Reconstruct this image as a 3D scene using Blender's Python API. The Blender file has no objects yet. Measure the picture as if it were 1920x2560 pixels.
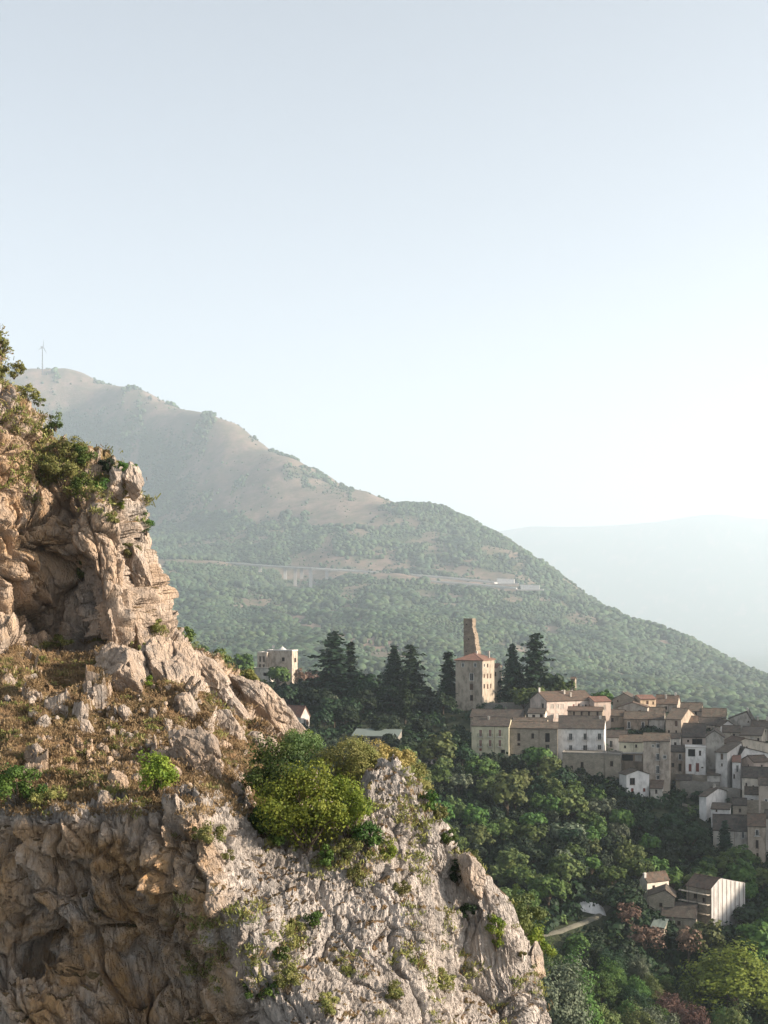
import bpy, bmesh, math, random
import numpy as np
from mathutils import Vector, Matrix
from mathutils.bvhtree import BVHTree

R = math.radians
scene = bpy.context.scene
COL = scene.collection

# ------------------------------------------------------------------ camera
F = 3400.0; UC = 960.0; VH = 1530.0           # focal length in photo pixels, centre column, eye level row
cam_d = bpy.data.cameras.new('camera'); cam = bpy.data.objects.new('camera', cam_d); COL.objects.link(cam)
cam.location = (0, 0, 0); cam.rotation_euler = (R(90), 0, 0)
cam_d.sensor_fit = 'VERTICAL'; cam_d.sensor_height = 24.0; cam_d.lens = 24.0 * F / 2560.0
cam_d.shift_y = (VH - 1280.0) / 2560.0
cam_d.clip_start = 0.5; cam_d.clip_end = 60000
scene.camera = cam

# ------------------------------------------------------------------ sky and sun
SUN_AZ, SUN_EL = 100.0, 21.0                     # degrees clockwise from the view direction, above the horizon
world = bpy.data.worlds.new("World"); scene.world = world; world.use_nodes = True
wn = world.node_tree; wn.nodes.clear()
sky = wn.nodes.new('ShaderNodeTexSky'); sky.sky_type = 'NISHITA'; sky.sun_disc = False
sky.sun_elevation = R(SUN_EL); sky.sun_rotation = R(SUN_AZ)
sky.altitude = 600; sky.air_density = 0.8; sky.dust_density = 3.0; sky.ozone_density = 0.8
bg = wn.nodes.new('ShaderNodeBackground'); bg.inputs['Strength'].default_value = 0.088
wo = wn.nodes.new('ShaderNodeOutputWorld')
hsv = wn.nodes.new('ShaderNodeHueSaturation'); hsv.inputs['Saturation'].default_value = 0.38; hsv.inputs['Hue'].default_value = 0.494; hsv.inputs['Value'].default_value = 1.0
wn.links.new(sky.outputs[0], hsv.inputs['Color']); wn.links.new(hsv.outputs[0], bg.inputs['Color']); wn.links.new(bg.outputs[0], wo.inputs['Surface'])
sun_d = bpy.data.lights.new('sun', 'SUN'); sun_d.energy = 5.0; sun_d.angle = R(0.5); sun_d.color = (1.0, 0.85, 0.68)
sun = bpy.data.objects.new('sun', sun_d); COL.objects.link(sun)
SV = Vector((math.sin(R(SUN_AZ)) * math.cos(R(SUN_EL)), math.cos(R(SUN_AZ)) * math.cos(R(SUN_EL)), math.sin(R(SUN_EL))))
sun.rotation_euler = SV.to_track_quat('Z', 'Y').to_euler()
sun.location = SV * 300
vs = scene.view_settings
scene.display_settings.display_device = 'sRGB'
vs.view_transform = 'Standard'; vs.look = 'None'; vs.gamma = 1.0; vs.use_curve_mapping = False
vs.exposure = 1.52
scene.render.engine = 'CYCLES'
scene.cycles.volume_bounces = 1
HAZE_DENSITY = 0.00010

# ------------------------------------------------------------------ helpers
def P(u, v, Y):
    return ((u - UC) / F * Y, Y, (VH - v) / F * Y)
def proj(x, y, z):
    return UC + x / y * F, VH - z / y * F

def tag(o, label=None, cat=None, group=None, kind=None):
    if label: o['label'] = label
    if cat: o['category'] = cat
    if group: o['group'] = group
    if kind: o['kind'] = kind
    return o
def empty(name, loc=(0, 0, 0), rz=0):
    o = bpy.data.objects.new(name, None); COL.objects.link(o); o.location = loc; o.rotation_euler = (0, 0, rz)
    o.empty_display_size = 0.3
    return o
def link(name, me, parent=None, loc=None):
    o = bpy.data.objects.new(name, me); COL.objects.link(o)
    if parent: o.parent = parent
    if loc is not None: o.location = loc
    return o

class MB:
    """collects faces, then becomes one mesh"""
    def __init__(s): s.v = []; s.f = []; s.m = []
    def add(s, vs_, fs, mi=0):
        b = len(s.v); s.v.extend(vs_)
        for f in fs: s.f.append([b + i for i in f]); s.m.append(mi)
    def box(s, c, size, rz=0, mi=0, tilt=None):
        hx, hy, hz = size[0] / 2, size[1] / 2, size[2] / 2
        M = Matrix.Rotation(rz, 3, 'Z')
        if tilt is not None: M = M @ tilt
        pts = []
        for dz in (-hz, hz):
            for dx, dy in ((-hx, -hy), (hx, -hy), (hx, hy), (-hx, hy)):
                q = M @ Vector((dx, dy, dz)); pts.append((c[0] + q.x, c[1] + q.y, c[2] + q.z))
        s.add(pts, [(3, 2, 1, 0), (4, 5, 6, 7), (0, 1, 5, 4), (1, 2, 6, 5), (2, 3, 7, 6), (3, 0, 4, 7)], mi)
    def tube(s, a, b, r0, r1, n=6, mi=0):
        a = Vector(a); b = Vector(b); d = (b - a)
        if d.length < 1e-6: return
        q = d.to_track_quat('Z', 'Y').to_matrix()
        pts = []
        for c, r in ((a, r0), (b, r1)):
            for i in range(n):
                t = 2 * math.pi * i / n; p = c + q @ Vector((r * math.cos(t), r * math.sin(t), 0)); pts.append(tuple(p))
        s.add(pts, [(i, (i + 1) % n, n + (i + 1) % n, n + i) for i in range(n)] + [tuple(range(n - 1, -1, -1)), tuple(range(n, 2 * n))], mi)
    def mesh(s, name, mats):
        me = bpy.data.meshes.new(name); me.from_pydata(s.v, [], s.f)
        for m in (mats if isinstance(mats, (list, tuple)) else [mats]): me.materials.append(m)
        if any(s.m): me.polygons.foreach_set('material_index', s.m)
        me.update(); return me
    def build(s, name, mats, parent=None, loc=None):
        return link(name, s.mesh(name, mats), parent, loc)

def grid_mesh(name, X, Y, Z, mats, attrs=None, smooth=True, flip=False):
    n, m = X.shape
    co = np.stack([X, Y, Z], -1).reshape(-1, 3).astype(np.float32)
    idx = np.arange(n * m).reshape(n, m)
    a, b, c, d = idx[:-1, :-1].ravel(), idx[:-1, 1:].ravel(), idx[1:, 1:].ravel(), idx[1:, :-1].ravel()
    q = np.stack([a, d, c, b] if flip else [a, b, c, d], -1).astype(np.int32)
    me = bpy.data.meshes.new(name)
    me.vertices.add(n * m); me.vertices.foreach_set('co', co.ravel())
    me.loops.add(q.size); me.loops.foreach_set('vertex_index', q.ravel())
    me.polygons.add(len(q)); me.polygons.foreach_set('loop_start', np.arange(0, q.size, 4, dtype=np.int32))
    me.polygons.foreach_set('use_smooth', np.full(len(q), smooth))
    me.update(calc_edges=True)
    for k, arr in (attrs or {}).items():
        at = me.attributes.new(k, 'FLOAT', 'POINT'); at.data.foreach_set('value', arr.astype(np.float32).ravel())
    me.materials.append(mats)
    return me, co, q

# ------------------------------------------------------------------ noise in numpy
def _h(ix, iy, iz, seed):
    ix = ix.astype(np.int64).astype(np.uint32); iy = iy.astype(np.int64).astype(np.uint32); iz = iz.astype(np.int64).astype(np.uint32)
    h = ix * np.uint32(374761393) + iy * np.uint32(668265263) + iz * np.uint32(2147483647 - 1000003) + np.uint32((seed * 3266489917) & 0xffffffff)
    h = (h ^ (h >> np.uint32(13))) * np.uint32(1274126177)
    h = (h ^ (h >> np.uint32(16))) * np.uint32(2246822519)
    h = h ^ (h >> np.uint32(15))
    return h
def _r(h): return (h & np.uint32(0xffffff)).astype(np.float64) / 16777215.0
def vnoise(x, y, z, seed=0):
    fx, fy, fz = np.floor(x), np.floor(y), np.floor(z)
    tx, ty, tz = x - fx, y - fy, z - fz
    tx = tx * tx * tx * (tx * (tx * 6 - 15) + 10); ty = ty * ty * ty * (ty * (ty * 6 - 15) + 10); tz = tz * tz * tz * (tz * (tz * 6 - 15) + 10)
    out = 0
    for dx in (0, 1):
        wx = tx if dx else 1 - tx
        for dy in (0, 1):
            wy = ty if dy else 1 - ty
            for dz in (0, 1):
                wz = tz if dz else 1 - tz
                out = out + wx * wy * wz * _r(_h(fx + dx, fy + dy, fz + dz, seed))
    return out * 2 - 1
def fbm(x, y, z, oct=4, seed=0, gain=0.5, ridged=False):
    a = 1.0; s = 0; f = 1.0; tot = 0
    for i in range(oct):
        n = vnoise(x * f + i * 7.3, y * f + i * 3.1, z * f - i * 5.7, seed + i)
        if ridged: n = 1 - 2 * np.abs(n)
        s = s + a * n; tot += a; a *= gain; f *= 2.03
    return s / tot
def facets(x, y, z, seed=0, jit=0.9):
    """blocky fractured rock: every Voronoi cell is a tilted plane; returns offset and distance to the crack"""
    fx, fy, fz = np.floor(x), np.floor(y), np.floor(z)
    d1 = np.full(x.shape, 9e9); d2 = np.full(x.shape, 9e9); off = np.zeros(x.shape)
    for dx in (-1, 0, 1):
        for dy in (-1, 0, 1):
            for dz in (-1, 0, 1):
                cx, cy, cz = fx + dx, fy + dy, fz + dz
                h = _h(cx, cy, cz, seed); a = _r(h); b = _r(h * np.uint32(2654435761) ^ (h >> np.uint32(7))); c = _r(h * np.uint32(40503) + np.uint32(12345) ^ (h >> np.uint32(11)))
                px = cx + 0.5 + jit * (a - 0.5) - x; py = cy + 0.5 + jit * (b - 0.5) - y; pz = cz + 0.5 + jit * (c - 0.5) - z
                d = px * px + py * py + pz * pz
                hh = _h(cx, cy, cz, seed + 77)
                g1 = _r(hh) - 0.5; g2 = _r(hh * np.uint32(2654435761)) - 0.5; g3 = _r(hh * np.uint32(97531) ^ (hh >> np.uint32(9))) - 0.5
                o = g3 * 1.1 + 1.3 * (g1 * px + g2 * pz)
                n1 = d < d1
                d2 = np.where(n1, d1, np.minimum(d2, d)); off = np.where(n1, o, off); d1 = np.where(n1, d, d1)
    return off, np.sqrt(d2) - np.sqrt(d1)

class RBF:
    """smooth surface through scattered control points"""
    def __init__(s, pts, vals, scale=1.0, lam=0.0):
        s.p = np.array(pts, float) / scale; s.sc = scale; n = len(s.p)
        A = np.zeros((n + 3, n + 3)); d = np.linalg.norm(s.p[:, None] - s.p[None], axis=-1)
        A[:n, :n] = s.k(d) + lam * np.eye(n); A[:n, n] = 1; A[:n, n + 1:] = s.p; A[n, :n] = 1; A[n + 1:, :n] = s.p.T
        s.w = np.linalg.lstsq(A, np.concatenate([np.array(vals, float), [0, 0, 0]]), rcond=None)[0]
    def k(s, d): return -np.sqrt(d * d + 0.02)
    def __call__(s, x, y):
        x = np.asarray(x, float) / s.sc; y = np.asarray(y, float) / s.sc
        n = len(s.p); out = s.w[n] + s.w[n + 1] * x + s.w[n + 2] * y
        for i in range(n):
            out = out + s.w[i] * s.k(np.sqrt((x - s.p[i, 0]) ** 2 + (y - s.p[i, 1]) ** 2))
        return out

# ------------------------------------------------------------------ materials
class NT:
    def __init__(s, name):
        s.mat = bpy.data.materials.new(name); s.mat.use_nodes = True; s.t = s.mat.node_tree; s.t.nodes.clear()
        s.out = s.n('ShaderNodeOutputMaterial'); s.b = s.n('ShaderNodeBsdfPrincipled'); s.l(s.b.outputs[0], s.out.inputs['Surface'])
        s.b.inputs['Roughness'].default_value = 0.9; s.b.inputs['Specular IOR Level'].default_value = 0.2
    def n(s, t): return s.t.nodes.new(t)
    def l(s, a, b): s.t.links.new(a, b)
    def pos(s, scale=(1, 1, 1), rot=(0, 0, 0), obj=False):
        if obj: tc = s.n('ShaderNodeTexCoord').outputs['Object']
        else: tc = s.n('ShaderNodeNewGeometry').outputs['Position']
        mp = s.n('ShaderNodeMapping'); mp.inputs['Scale'].default_value = scale; mp.inputs['Rotation'].default_value = rot
        s.l(tc, mp.inputs['Vector']); return mp.outputs[0]
    def noise(s, vec, scale, detail=4, rough=0.55, dist=0):
        x = s.n('ShaderNodeTexNoise'); x.inputs['Scale'].default_value = scale; x.inputs['Detail'].default_value = detail
        x.inputs['Roughness'].default_value = rough; x.inputs['Distortion'].default_value = dist; s.l(vec, x.inputs['Vector']); return x.outputs['Fac']
    def voro(s, vec, scale, feature='F1', out='Distance'):
        x = s.n('ShaderNodeTexVoronoi'); x.feature = feature; x.inputs['Scale'].default_value = scale; s.l(vec, x.inputs['Vector']); return x.outputs[out]
    def ramp(s, fac, stops):
        x = s.n('ShaderNodeValToRGB'); r = x.color_ramp
        while len(r.elements) > 1: r.elements.remove(r.elements[0])
        r.elements[0].position = stops[0][0]; r.elements[0].color = col4(stops[0][1])
        for p, c in stops[1:]: e = r.elements.new(p); e.color = col4(c)
        s.l(fac, x.inputs[0]); return x.outputs[0]
    def mix(s, fac, a, b, mode='MIX'):
        x = s.n('ShaderNodeMix'); x.data_type = 'RGBA'; x.blend_type = mode
        for k, v in ((0, fac), (6, a), (7, b)):
            if isinstance(v, (int, float)): x.inputs[k].default_value = v
            elif isinstance(v, tuple): x.inputs[k].default_value = col4(v)
            else: s.l(v, x.inputs[k])
        return x.outputs[2]
    def math(s, op, a, b=0.0, clamp=False):
        x = s.n('ShaderNodeMath'); x.operation = op; x.use_clamp = clamp
        for k, v in ((0, a), (1, b)):
            if isinstance(v, (int, float)): x.inputs[k].default_value = v
            else: s.l(v, x.inputs[k])
        return x.outputs[0]
    def bump(s, h, strength, dist):
        x = s.n('ShaderNodeBump'); x.inputs['Strength'].default_value = strength; x.inputs['Distance'].default_value = dist
        s.l(h, x.inputs['Height']); s.l(x.outputs[0], s.b.inputs['Normal'])
    def color(s, c):
        if isinstance(c, tuple): s.b.inputs['Base Color'].default_value = col4(c)
        else: s.l(c, s.b.inputs['Base Color'])
        return s
    def attr(s, name):
        x = s.n('ShaderNodeAttribute'); x.attribute_name = name; return x.outputs['Fac']
def col4(c): return (c[0], c[1], c[2], 1.0) if len(c) == 3 else c

def plaster(name, c, stain=0.5, obj=True, rough_scale=1.0):
    m = NT(name); p = m.pos()
    n1 = m.noise(p, 0.35, 5, 0.6); n2 = m.noise(m.pos((1.0, 1.0, 0.5)), 0.7, 5, 0.65); n3 = m.noise(p, 5.0, 3)
    dark = tuple(x * 0.42 for x in c); pale = tuple(min(0.8, x * 1.18) for x in c)
    k = m.mix(m.ramp(n1, [(0.35, (0, 0, 0)), (0.68, (1, 1, 1))]), c, pale)
    k = m.mix(m.math('MULTIPLY', m.ramp(n2, [(0.46, (0, 0, 0)), (0.64, (1, 1, 1))]), stain), k, dark)
    k = m.mix(m.math('MULTIPLY', m.ramp(n3, [(0.45, (0, 0, 0)), (0.75, (1, 1, 1))]), stain * 0.7), k, tuple(x * 0.75 for x in c))
    hs = m.n('ShaderNodeHueSaturation'); m.l(k, hs.inputs['Color']); oi = m.n('ShaderNodeObjectInfo')
    m.l(m.math('ADD', m.math('MULTIPLY', oi.outputs['Random'], 0.45), 0.78), hs.inputs['Value']); m.l(m.math('ADD', m.math('MULTIPLY', oi.outputs['Random'], -0.4), 1.1), hs.inputs['Saturation'])
    m.color(hs.outputs[0]); m.bump(m.noise(p, 6.0, 4), 0.5, 0.05); return m.mat
def stonework(name, c):
    m = NT(name); p = m.pos()
    v = m.n('ShaderNodeTexVoronoi'); v.inputs['Scale'].default_value = 2.2; m.l(m.pos((1, 1, 1.6)), v.inputs['Vector'])
    k = m.mix(m.ramp(m.noise(p, 0.5, 5, 0.65), [(0.35, (0, 0, 0)), (0.7, (1, 1, 1))]), tuple(x * 0.7 for x in c), tuple(x * 1.2 for x in c))
    g = m.n('ShaderNodeSeparateColor'); m.l(v.outputs['Color'], g.inputs[0])
    k = m.mix(m.math('MULTIPLY', g.outputs[0], 0.45), k, tuple(x * 0.5 for x in c))
    m.color(k); m.bump(v.outputs['Distance'], 0.7, 0.12); return m.mat
def tiles(name, c, c2, lichen=0.5):
    m = NT(name); p = m.pos()
    v = m.n('ShaderNodeTexVoronoi'); v.inputs['Scale'].default_value = 1.5; m.l(p, v.inputs['Vector'])
    g = m.n('ShaderNodeSeparateColor'); m.l(v.outputs['Color'], g.inputs[0])
    k = m.mix(g.outputs[0], c, c2)
    k = m.mix(m.math('MULTIPLY', m.ramp(m.noise(p, 0.7, 5, 0.7), [(0.42, (0, 0, 0)), (0.65, (1, 1, 1))]), lichen), k, (0.10, 0.095, 0.075))
    k = m.mix(m.math('MULTIPLY', m.ramp(m.noise(p, 2.7, 3, 0.7), [(0.6, (0, 0, 0)), (0.72, (1, 1, 1))]), 0.5), k, (0.27, 0.23, 0.175))
    m.color(k)
    w = m.n('ShaderNodeTexWave'); w.bands_direction = 'X'; w.inputs['Scale'].default_value = 1.3; w.inputs['Distortion'].default_value = 1.2; m.l(m.pos(obj=True), w.inputs['Vector'])
    m.bump(m.math('ADD', w.outputs['Fac'], m.noise(p, 3.0, 4)), 0.8, 0.1); return m.mat
def flat(name, c, rough=0.8, metal=0.0):
    m = NT(name); k = m.mix(m.math('MULTIPLY', m.noise(m.pos(), 3.0, 4), 0.6), c, tuple(x * 0.6 for x in c)); m.color(k)
    m.b.inputs['Roughness'].default_value = rough; m.b.inputs['Metallic'].default_value = metal; return m.mat
def foliage(name, c, c2, trans=0.16, scale=0.6, hue=0.05):
    """leaves: colour differs from plant to plant and from clump to clump"""
    m = NT(name); oi = m.n('ShaderNodeObjectInfo'); p = m.pos()
    k = m.mix(m.ramp(m.noise(p, scale, 4, 0.6), [(0.36, (0, 0, 0)), (0.66, (1, 1, 1))]), c, c2)
    hs = m.n('ShaderNodeHueSaturation'); m.l(k, hs.inputs['Color'])
    m.l(m.math('ADD', m.math('MULTIPLY', oi.outputs['Random'], hue), 0.5 - hue / 2), hs.inputs['Hue'])
    m.l(m.math('ADD', m.math('MULTIPLY', oi.outputs['Random'], 0.7), 0.65), hs.inputs['Value'])
    m.l(hs.outputs[0], m.b.inputs['Base Color']); m.b.inputs['Roughness'].default_value = 0.65
    tr = m.n('ShaderNodeBsdfTranslucent'); m.l(m.mix(0.5, hs.outputs[0], (0.35, 0.4, 0.05), 'MULTIPLY'), tr.inputs['Color'])
    m.l(hs.outputs[0], tr.inputs['Color'])
    ms = m.n('ShaderNodeMixShader'); ms.inputs[0].default_value = trans
    m.l(m.b.outputs[0], ms.inputs[1]); m.l(tr.outputs[0], ms.inputs[2]); m.l(ms.outputs[0], m.out.inputs['Surface']); return m.mat

def rock_mat(name, ochre=0.5, flute=0.0, pale=(0.54, 0.47, 0.41)):
    m = NT(name); p = m.pos()
    st = m.pos((1.6, 1.6, 0.35), (0, R(18), 0))
    big = m.noise(p, 0.16, 5, 0.6, 0.6); mid = m.noise(p, 0.9, 6, 0.65); fine = m.noise(st, 3.0, 8, 0.75)
    k = m.mix(m.ramp(mid, [(0.36, (0, 0, 0)), (0.62, (1, 1, 1))]), (0.27, 0.245, 0.225), pale)
    oc = m.math('MULTIPLY', m.ramp(m.math('ADD', m.math('MULTIPLY', big, 0.7), m.math('MULTIPLY', mid, 0.35)), [(0.45, (0, 0, 0)), (0.63, (1, 1, 1))]), ochre)
    k = m.mix(oc, k, (0.43, 0.25, 0.115))
    warm = m.math('MULTIPLY', m.attr('ochre'), m.ramp(m.noise(p, 0.7, 6, 0.65), [(0.3, (0, 0, 0)), (0.6, (1, 1, 1))]))
    k = m.mix(m.math('MULTIPLY', warm, 1.0, True), k, (0.50, 0.31, 0.155))
    k = m.mix(m.math('MULTIPLY', m.ramp(fine, [(0.52, (0, 0, 0)), (0.66, (1, 1, 1))]), 0.6), k, (0.11, 0.095, 0.08))
    # dry grass and soil on the ledges
    g = m.attr('grass')
    gn = m.mix(m.ramp(m.noise(p, 2.2, 6, 0.7), [(0.38, (0, 0, 0)), (0.62, (1, 1, 1))]), (0.075, 0.055, 0.03), (0.30, 0.19, 0.10))
    gn = m.mix(m.math('MULTIPLY', m.ramp(m.noise(p, 0.8, 5, 0.7), [(0.5, (0, 0, 0)), (0.66, (1, 1, 1))]), 0.6), gn, (0.12, 0.125, 0.035))
    gf = m.ramp(m.math('ADD', g, m.math('MULTIPLY', m.math('SUBTRACT', m.noise(p, 1.6, 6, 0.7), 0.5), 1.3)), [(0.42, (0, 0, 0)), (0.58, (1, 1, 1))])
    m.color(m.mix(gf, k, gn))
    sc = m.n('ShaderNodeTexVoronoi'); sc.feature = 'DISTANCE_TO_EDGE'; sc.inputs['Scale'].default_value = 1.7; sc.inputs['Randomness'].default_value = 1.0
    wp = m.n('ShaderNodeVectorMath'); wp.operation = 'ADD'
    nz = m.n('ShaderNodeTexNoise'); nz.inputs['Scale'].default_value = 1.5; nz.inputs['Detail'].default_value = 4; m.l(p, nz.inputs['Vector'])
    m.l(st, wp.inputs[0]); m.l(nz.outputs['Color'], wp.inputs[1]); m.l(wp.outputs[0], sc.inputs['Vector'])
    crack = m.ramp(sc.outputs['Distance'], [(0.0, (0, 0, 0)), (0.12, (1, 1, 1))])
    h = m.math('ADD', m.math('MULTIPLY', m.noise(st, 3.4, 9, 0.72), 1.0), m.math('MULTIPLY', crack, 0.22))
    if flute: h = m.math('ADD', h, m.math('MULTIPLY', m.noise(m.pos((5.0, 5.0, 0.8), (0, R(8), 0)), 1.6, 6, 0.6), flute))
    m.bump(h, 1.0, 0.32); return m.mat

M = {}
M['rock'] = rock_mat('limestone', 0.45)
M['rock_fluted'] = rock_mat('fluted_limestone', 0.12, 0.9, (0.60, 0.54, 0.49))
for nm, c, st in (('cream', (0.50, 0.43, 0.34), .6), ('pink', (0.42, 0.315, 0.25), .6), ('white', (0.60, 0.575, 0.55), .5), ('yellow', (0.50, 0.46, 0.32), .5),
                  ('beige', (0.38, 0.325, 0.26), .8), ('tan', (0.35, 0.28, 0.215), .8), ('grey', (0.35, 0.32, 0.28), .8), ('ochre', (0.44, 0.29, 0.15), .5), ('pale', (0.46, 0.42, 0.37), .7)):
    M[nm] = plaster(nm + '_plaster', c, st)
M['stone'] = stonework('old_stonework', (0.30, 0.26, 0.205)); M['greystone'] = stonework('grey_stonework', (0.24, 0.22, 0.19)); M['towerstone'] = stonework('tower_stonework', (0.25, 0.20, 0.15))
M['tile'] = tiles('weathered_tiles', (0.13, 0.092, 0.068), (0.05, 0.042, 0.037), 0.7); M['tile_red'] = tiles('red_tiles', (0.24, 0.12, 0.088), (0.16, 0.09, 0.07), 0.4)
M['tile_dark'] = tiles('dark_tiles', (0.07, 0.052, 0.045), (0.035, 0.032, 0.031), 0.6); M['tile_brown'] = tiles('brown_tiles', (0.155, 0.098, 0.07), (0.075, 0.055, 0.045), 0.6)
M['glass'] = flat('window_glass', (0.025, 0.03, 0.035), 0.15); M['void'] = flat('dark_interior', (0.02, 0.018, 0.016))
M['frame'] = flat('white_painted_frame', (0.55, 0.53, 0.5)); M['wood'] = flat('brown_wood', (0.10, 0.055, 0.035)); M['redwood'] = flat('red_brown_wood', (0.20, 0.06, 0.045))
M['iron'] = flat('wrought_iron', (0.05, 0.05, 0.055), 0.5); M['green_iron'] = flat('green_railing', (0.08, 0.15, 0.10), 0.5)
M['concrete'] = plaster('concrete', (0.42, 0.39, 0.36), .4); M['asphalt'] = flat('asphalt', (0.06, 0.06, 0.062)); M['path'] = plaster('dirt_path', (0.12, 0.112, 0.08), .5)
M['parapet'] = flat('pale_parapet', (0.62, 0.60, 0.56)); M['sheet'] = flat('grey_corrugated_roof', (0.16, 0.19, 0.17)); M['tarp'] = plaster('white_sheeting', (0.47, 0.45, 0.43), .45); M['bark'] = flat('bark', (0.085, 0.065, 0.045))
M['leaf_a'] = foliage('broad_leaves', (0.026, 0.062, 0.013), (0.085, 0.135, 0.024)); M['leaf_b'] = foliage('olive_green_leaves', (0.055, 0.085, 0.026), (0.13, 0.155, 0.045))
M['leaf_dark'] = foliage('dark_leaves', (0.007, 0.020, 0.008), (0.020, 0.042, 0.012), 0.08); M['needle'] = foliage('conifer_needles', (0.010, 0.024, 0.013), (0.022, 0.045, 0.018), 0.06)  # dark leaf colour also paints the shade in hollows between the trees
M['leaf_grey'] = foliage('grey_green_leaves', (0.07, 0.095, 0.055), (0.13, 0.15, 0.095)); M['leaf_red'] = foliage('withered_red_leaves', (0.12, 0.075, 0.055), (0.19, 0.12, 0.085))
M['leaf_bright'] = foliage('bright_leaves', (0.085, 0.14, 0.018), (0.22, 0.26, 0.035), 0.3, 2.5); M['leaf_yellow'] = foliage('yellow_leaves', (0.20, 0.175, 0.055), (0.33, 0.26, 0.10), 0.3, 2.0, 0.0)
M['leaf_dry'] = foliage('dry_olive_leaves', (0.10, 0.115, 0.03), (0.22, 0.20, 0.07), 0.25, 2.5, 0.02); M['straw'] = foliage('dry_straw', (0.17, 0.11, 0.055), (0.38, 0.27, 0.145), 0.2, 1.2, 0.0)
M['far_leaf'] = foliage('mountain_trees', (0.024, 0.048, 0.024), (0.058, 0.086, 0.036), 0.1, 0.012)

# ================================================================== TERRAIN
KM = 1.5     # size of the mountain: its survey below is in units of KM metres
RIDGE = [(100, 922, 4300), (200, 930, 4250), (300, 966, 4150), (400, 1000, 4000), (500, 1032, 3850), (570, 1056, 3750), (650, 1104, 3600), (740, 1150, 3500), (820, 1192, 3400), (900, 1225, 3320),
         (960, 1247, 3260), (1010, 1262, 3200), (1060, 1264, 3150), (1110, 1270, 3100), (1180, 1306, 3050), (1240, 1338, 3000), (1330, 1393, 2900), (1400, 1440, 2820), (1450, 1474, 2750),
         (1540, 1545, 2600), (1600, 1566, 2530), (1660, 1584, 2450), (1790, 1636, 2300), (1900, 1680, 2200), (2050, 1730, 2050)]
FACE = [(568, 1180, 3550), (700, 1290, 3150), (780, 1385, 2800), (480, 1120, 3750), (360, 1060, 3950),
        (368, 1262, 3620), (480, 1325, 3320), (250, 1250, 3850), (120, 1150, 4050), (200, 1040, 4150), (300, 1120, 3930),
        (417, 1398, 2950), (540, 1408, 2850), (675, 1432, 2720), (760, 1445, 2680), (850, 1434, 2650), (890, 1436, 2650), (995, 1441, 2600), (1118, 1455, 2550), (1300, 1473, 2500), (1000, 1395, 2750), (1000, 1330, 2950),
        (745, 1478, 2600), (690, 1462, 2620), (820, 1462, 2560), (1150, 1472, 2400), (1230, 1480, 2380), (1200, 1420, 2680), (850, 1300, 3050), (1100, 1340, 2930), (1400, 1500, 2560),
        (450, 1500, 2250), (620, 1500, 2250), (450, 1600, 1800), (800, 1540, 2050), (1000, 1540, 2050), (1200, 1560, 1950), (750, 1620, 1600), (1000, 1640, 1500), (1300, 1640, 1650), (1400, 1560, 2200),
        (1500, 1640, 1850), (1500, 1720, 1350), (1700, 1690, 1800), (1700, 1760, 1250), (1900, 1760, 1500), (1900, 1800, 1200), (1200, 1740, 1150), (800, 1720, 1200), (500, 1700, 1300), (200, 1700, 1400), (100, 1500, 2200), (200, 1350, 3000), (-300, 1400, 3000)]
pts, val = [], []
for u, v, Y in RIDGE:
    x, y, z = P(u, v, Y); pts.append((x, y)); val.append(z)
    x2, y2, z2 = P(u, v, Y + 450); pts.append((x2 + 60, y2)); val.append(z - 190)
for u, v, Y in FACE:
    x, y, z = P(u, v, Y); pts.append((x, y)); val.append(z)
for x, y, z in ((-1500, 4400, 740), (-1500, 3000, 330), (-1300, 1500, 20), (-700, 1000, -75), (0, 900, -112), (500, 900, -118), (1000, 900, -125), (1200, 1800, -180), (1500, 2600, -260), (1200, 3600, -330), (200, 4600, -100), (-700, 5200, 250),
                (2500, 1500, -150), (600, 5500, -380), (2500, 4000, -420), (-2000, 6000, 300), (-3000, 4000, 600), (-3000, 1000, 100)):
    pts.append((x, y)); val.append(z)
mpts, mval = pts, val
MTN = RBF(mpts, mval, 1000.0)

NEAR = [(1200, 1764, 480), (1325, 1776, 472), (1500, 1790, 462), (1600, 1792, 460), (1750, 1806, 450), (1900, 1838, 448), (1160, 1762, 490), (2050, 1860, 440),
        (1180, 1892, 421), (1300, 1892, 419), (1450, 1925, 412), (1560, 1965, 405), (1640, 1990, 398), (1700, 2015, 392), (1800, 2070, 383), (1900, 2160, 368), (1450, 1850, 440), (1700, 1900, 430), (1850, 1960, 415),
        (660, 1712, 570), (830, 1750, 510), (700, 1800, 470), (1000, 1790, 480), (940, 1868, 430), (1080, 1884, 424), (850, 1868, 428), (600, 1750, 540), (480, 1690, 560),
        (1000, 1990, 375), (1200, 2050, 372), (1400, 2130, 352), (1300, 2260, 320), (1480, 2280, 315), (1560, 2240, 326), (1640, 2300, 318), (1780, 2330, 320), (1400, 2375, 296), (1300, 2330, 300),
        (1500, 2450, 280), (1300, 2560, 262), (1800, 2520, 286), (1700, 2700, 240), (1900, 2700, 250), (1200, 2720, 232), (1500, 2600, 255), (1700, 2420, 300), (1900, 2420, 300)]
pts, val = [], []
for u, v, Y in NEAR:
    x, y, z = P(u, v, Y); pts.append((x, y)); val.append(z)
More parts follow.
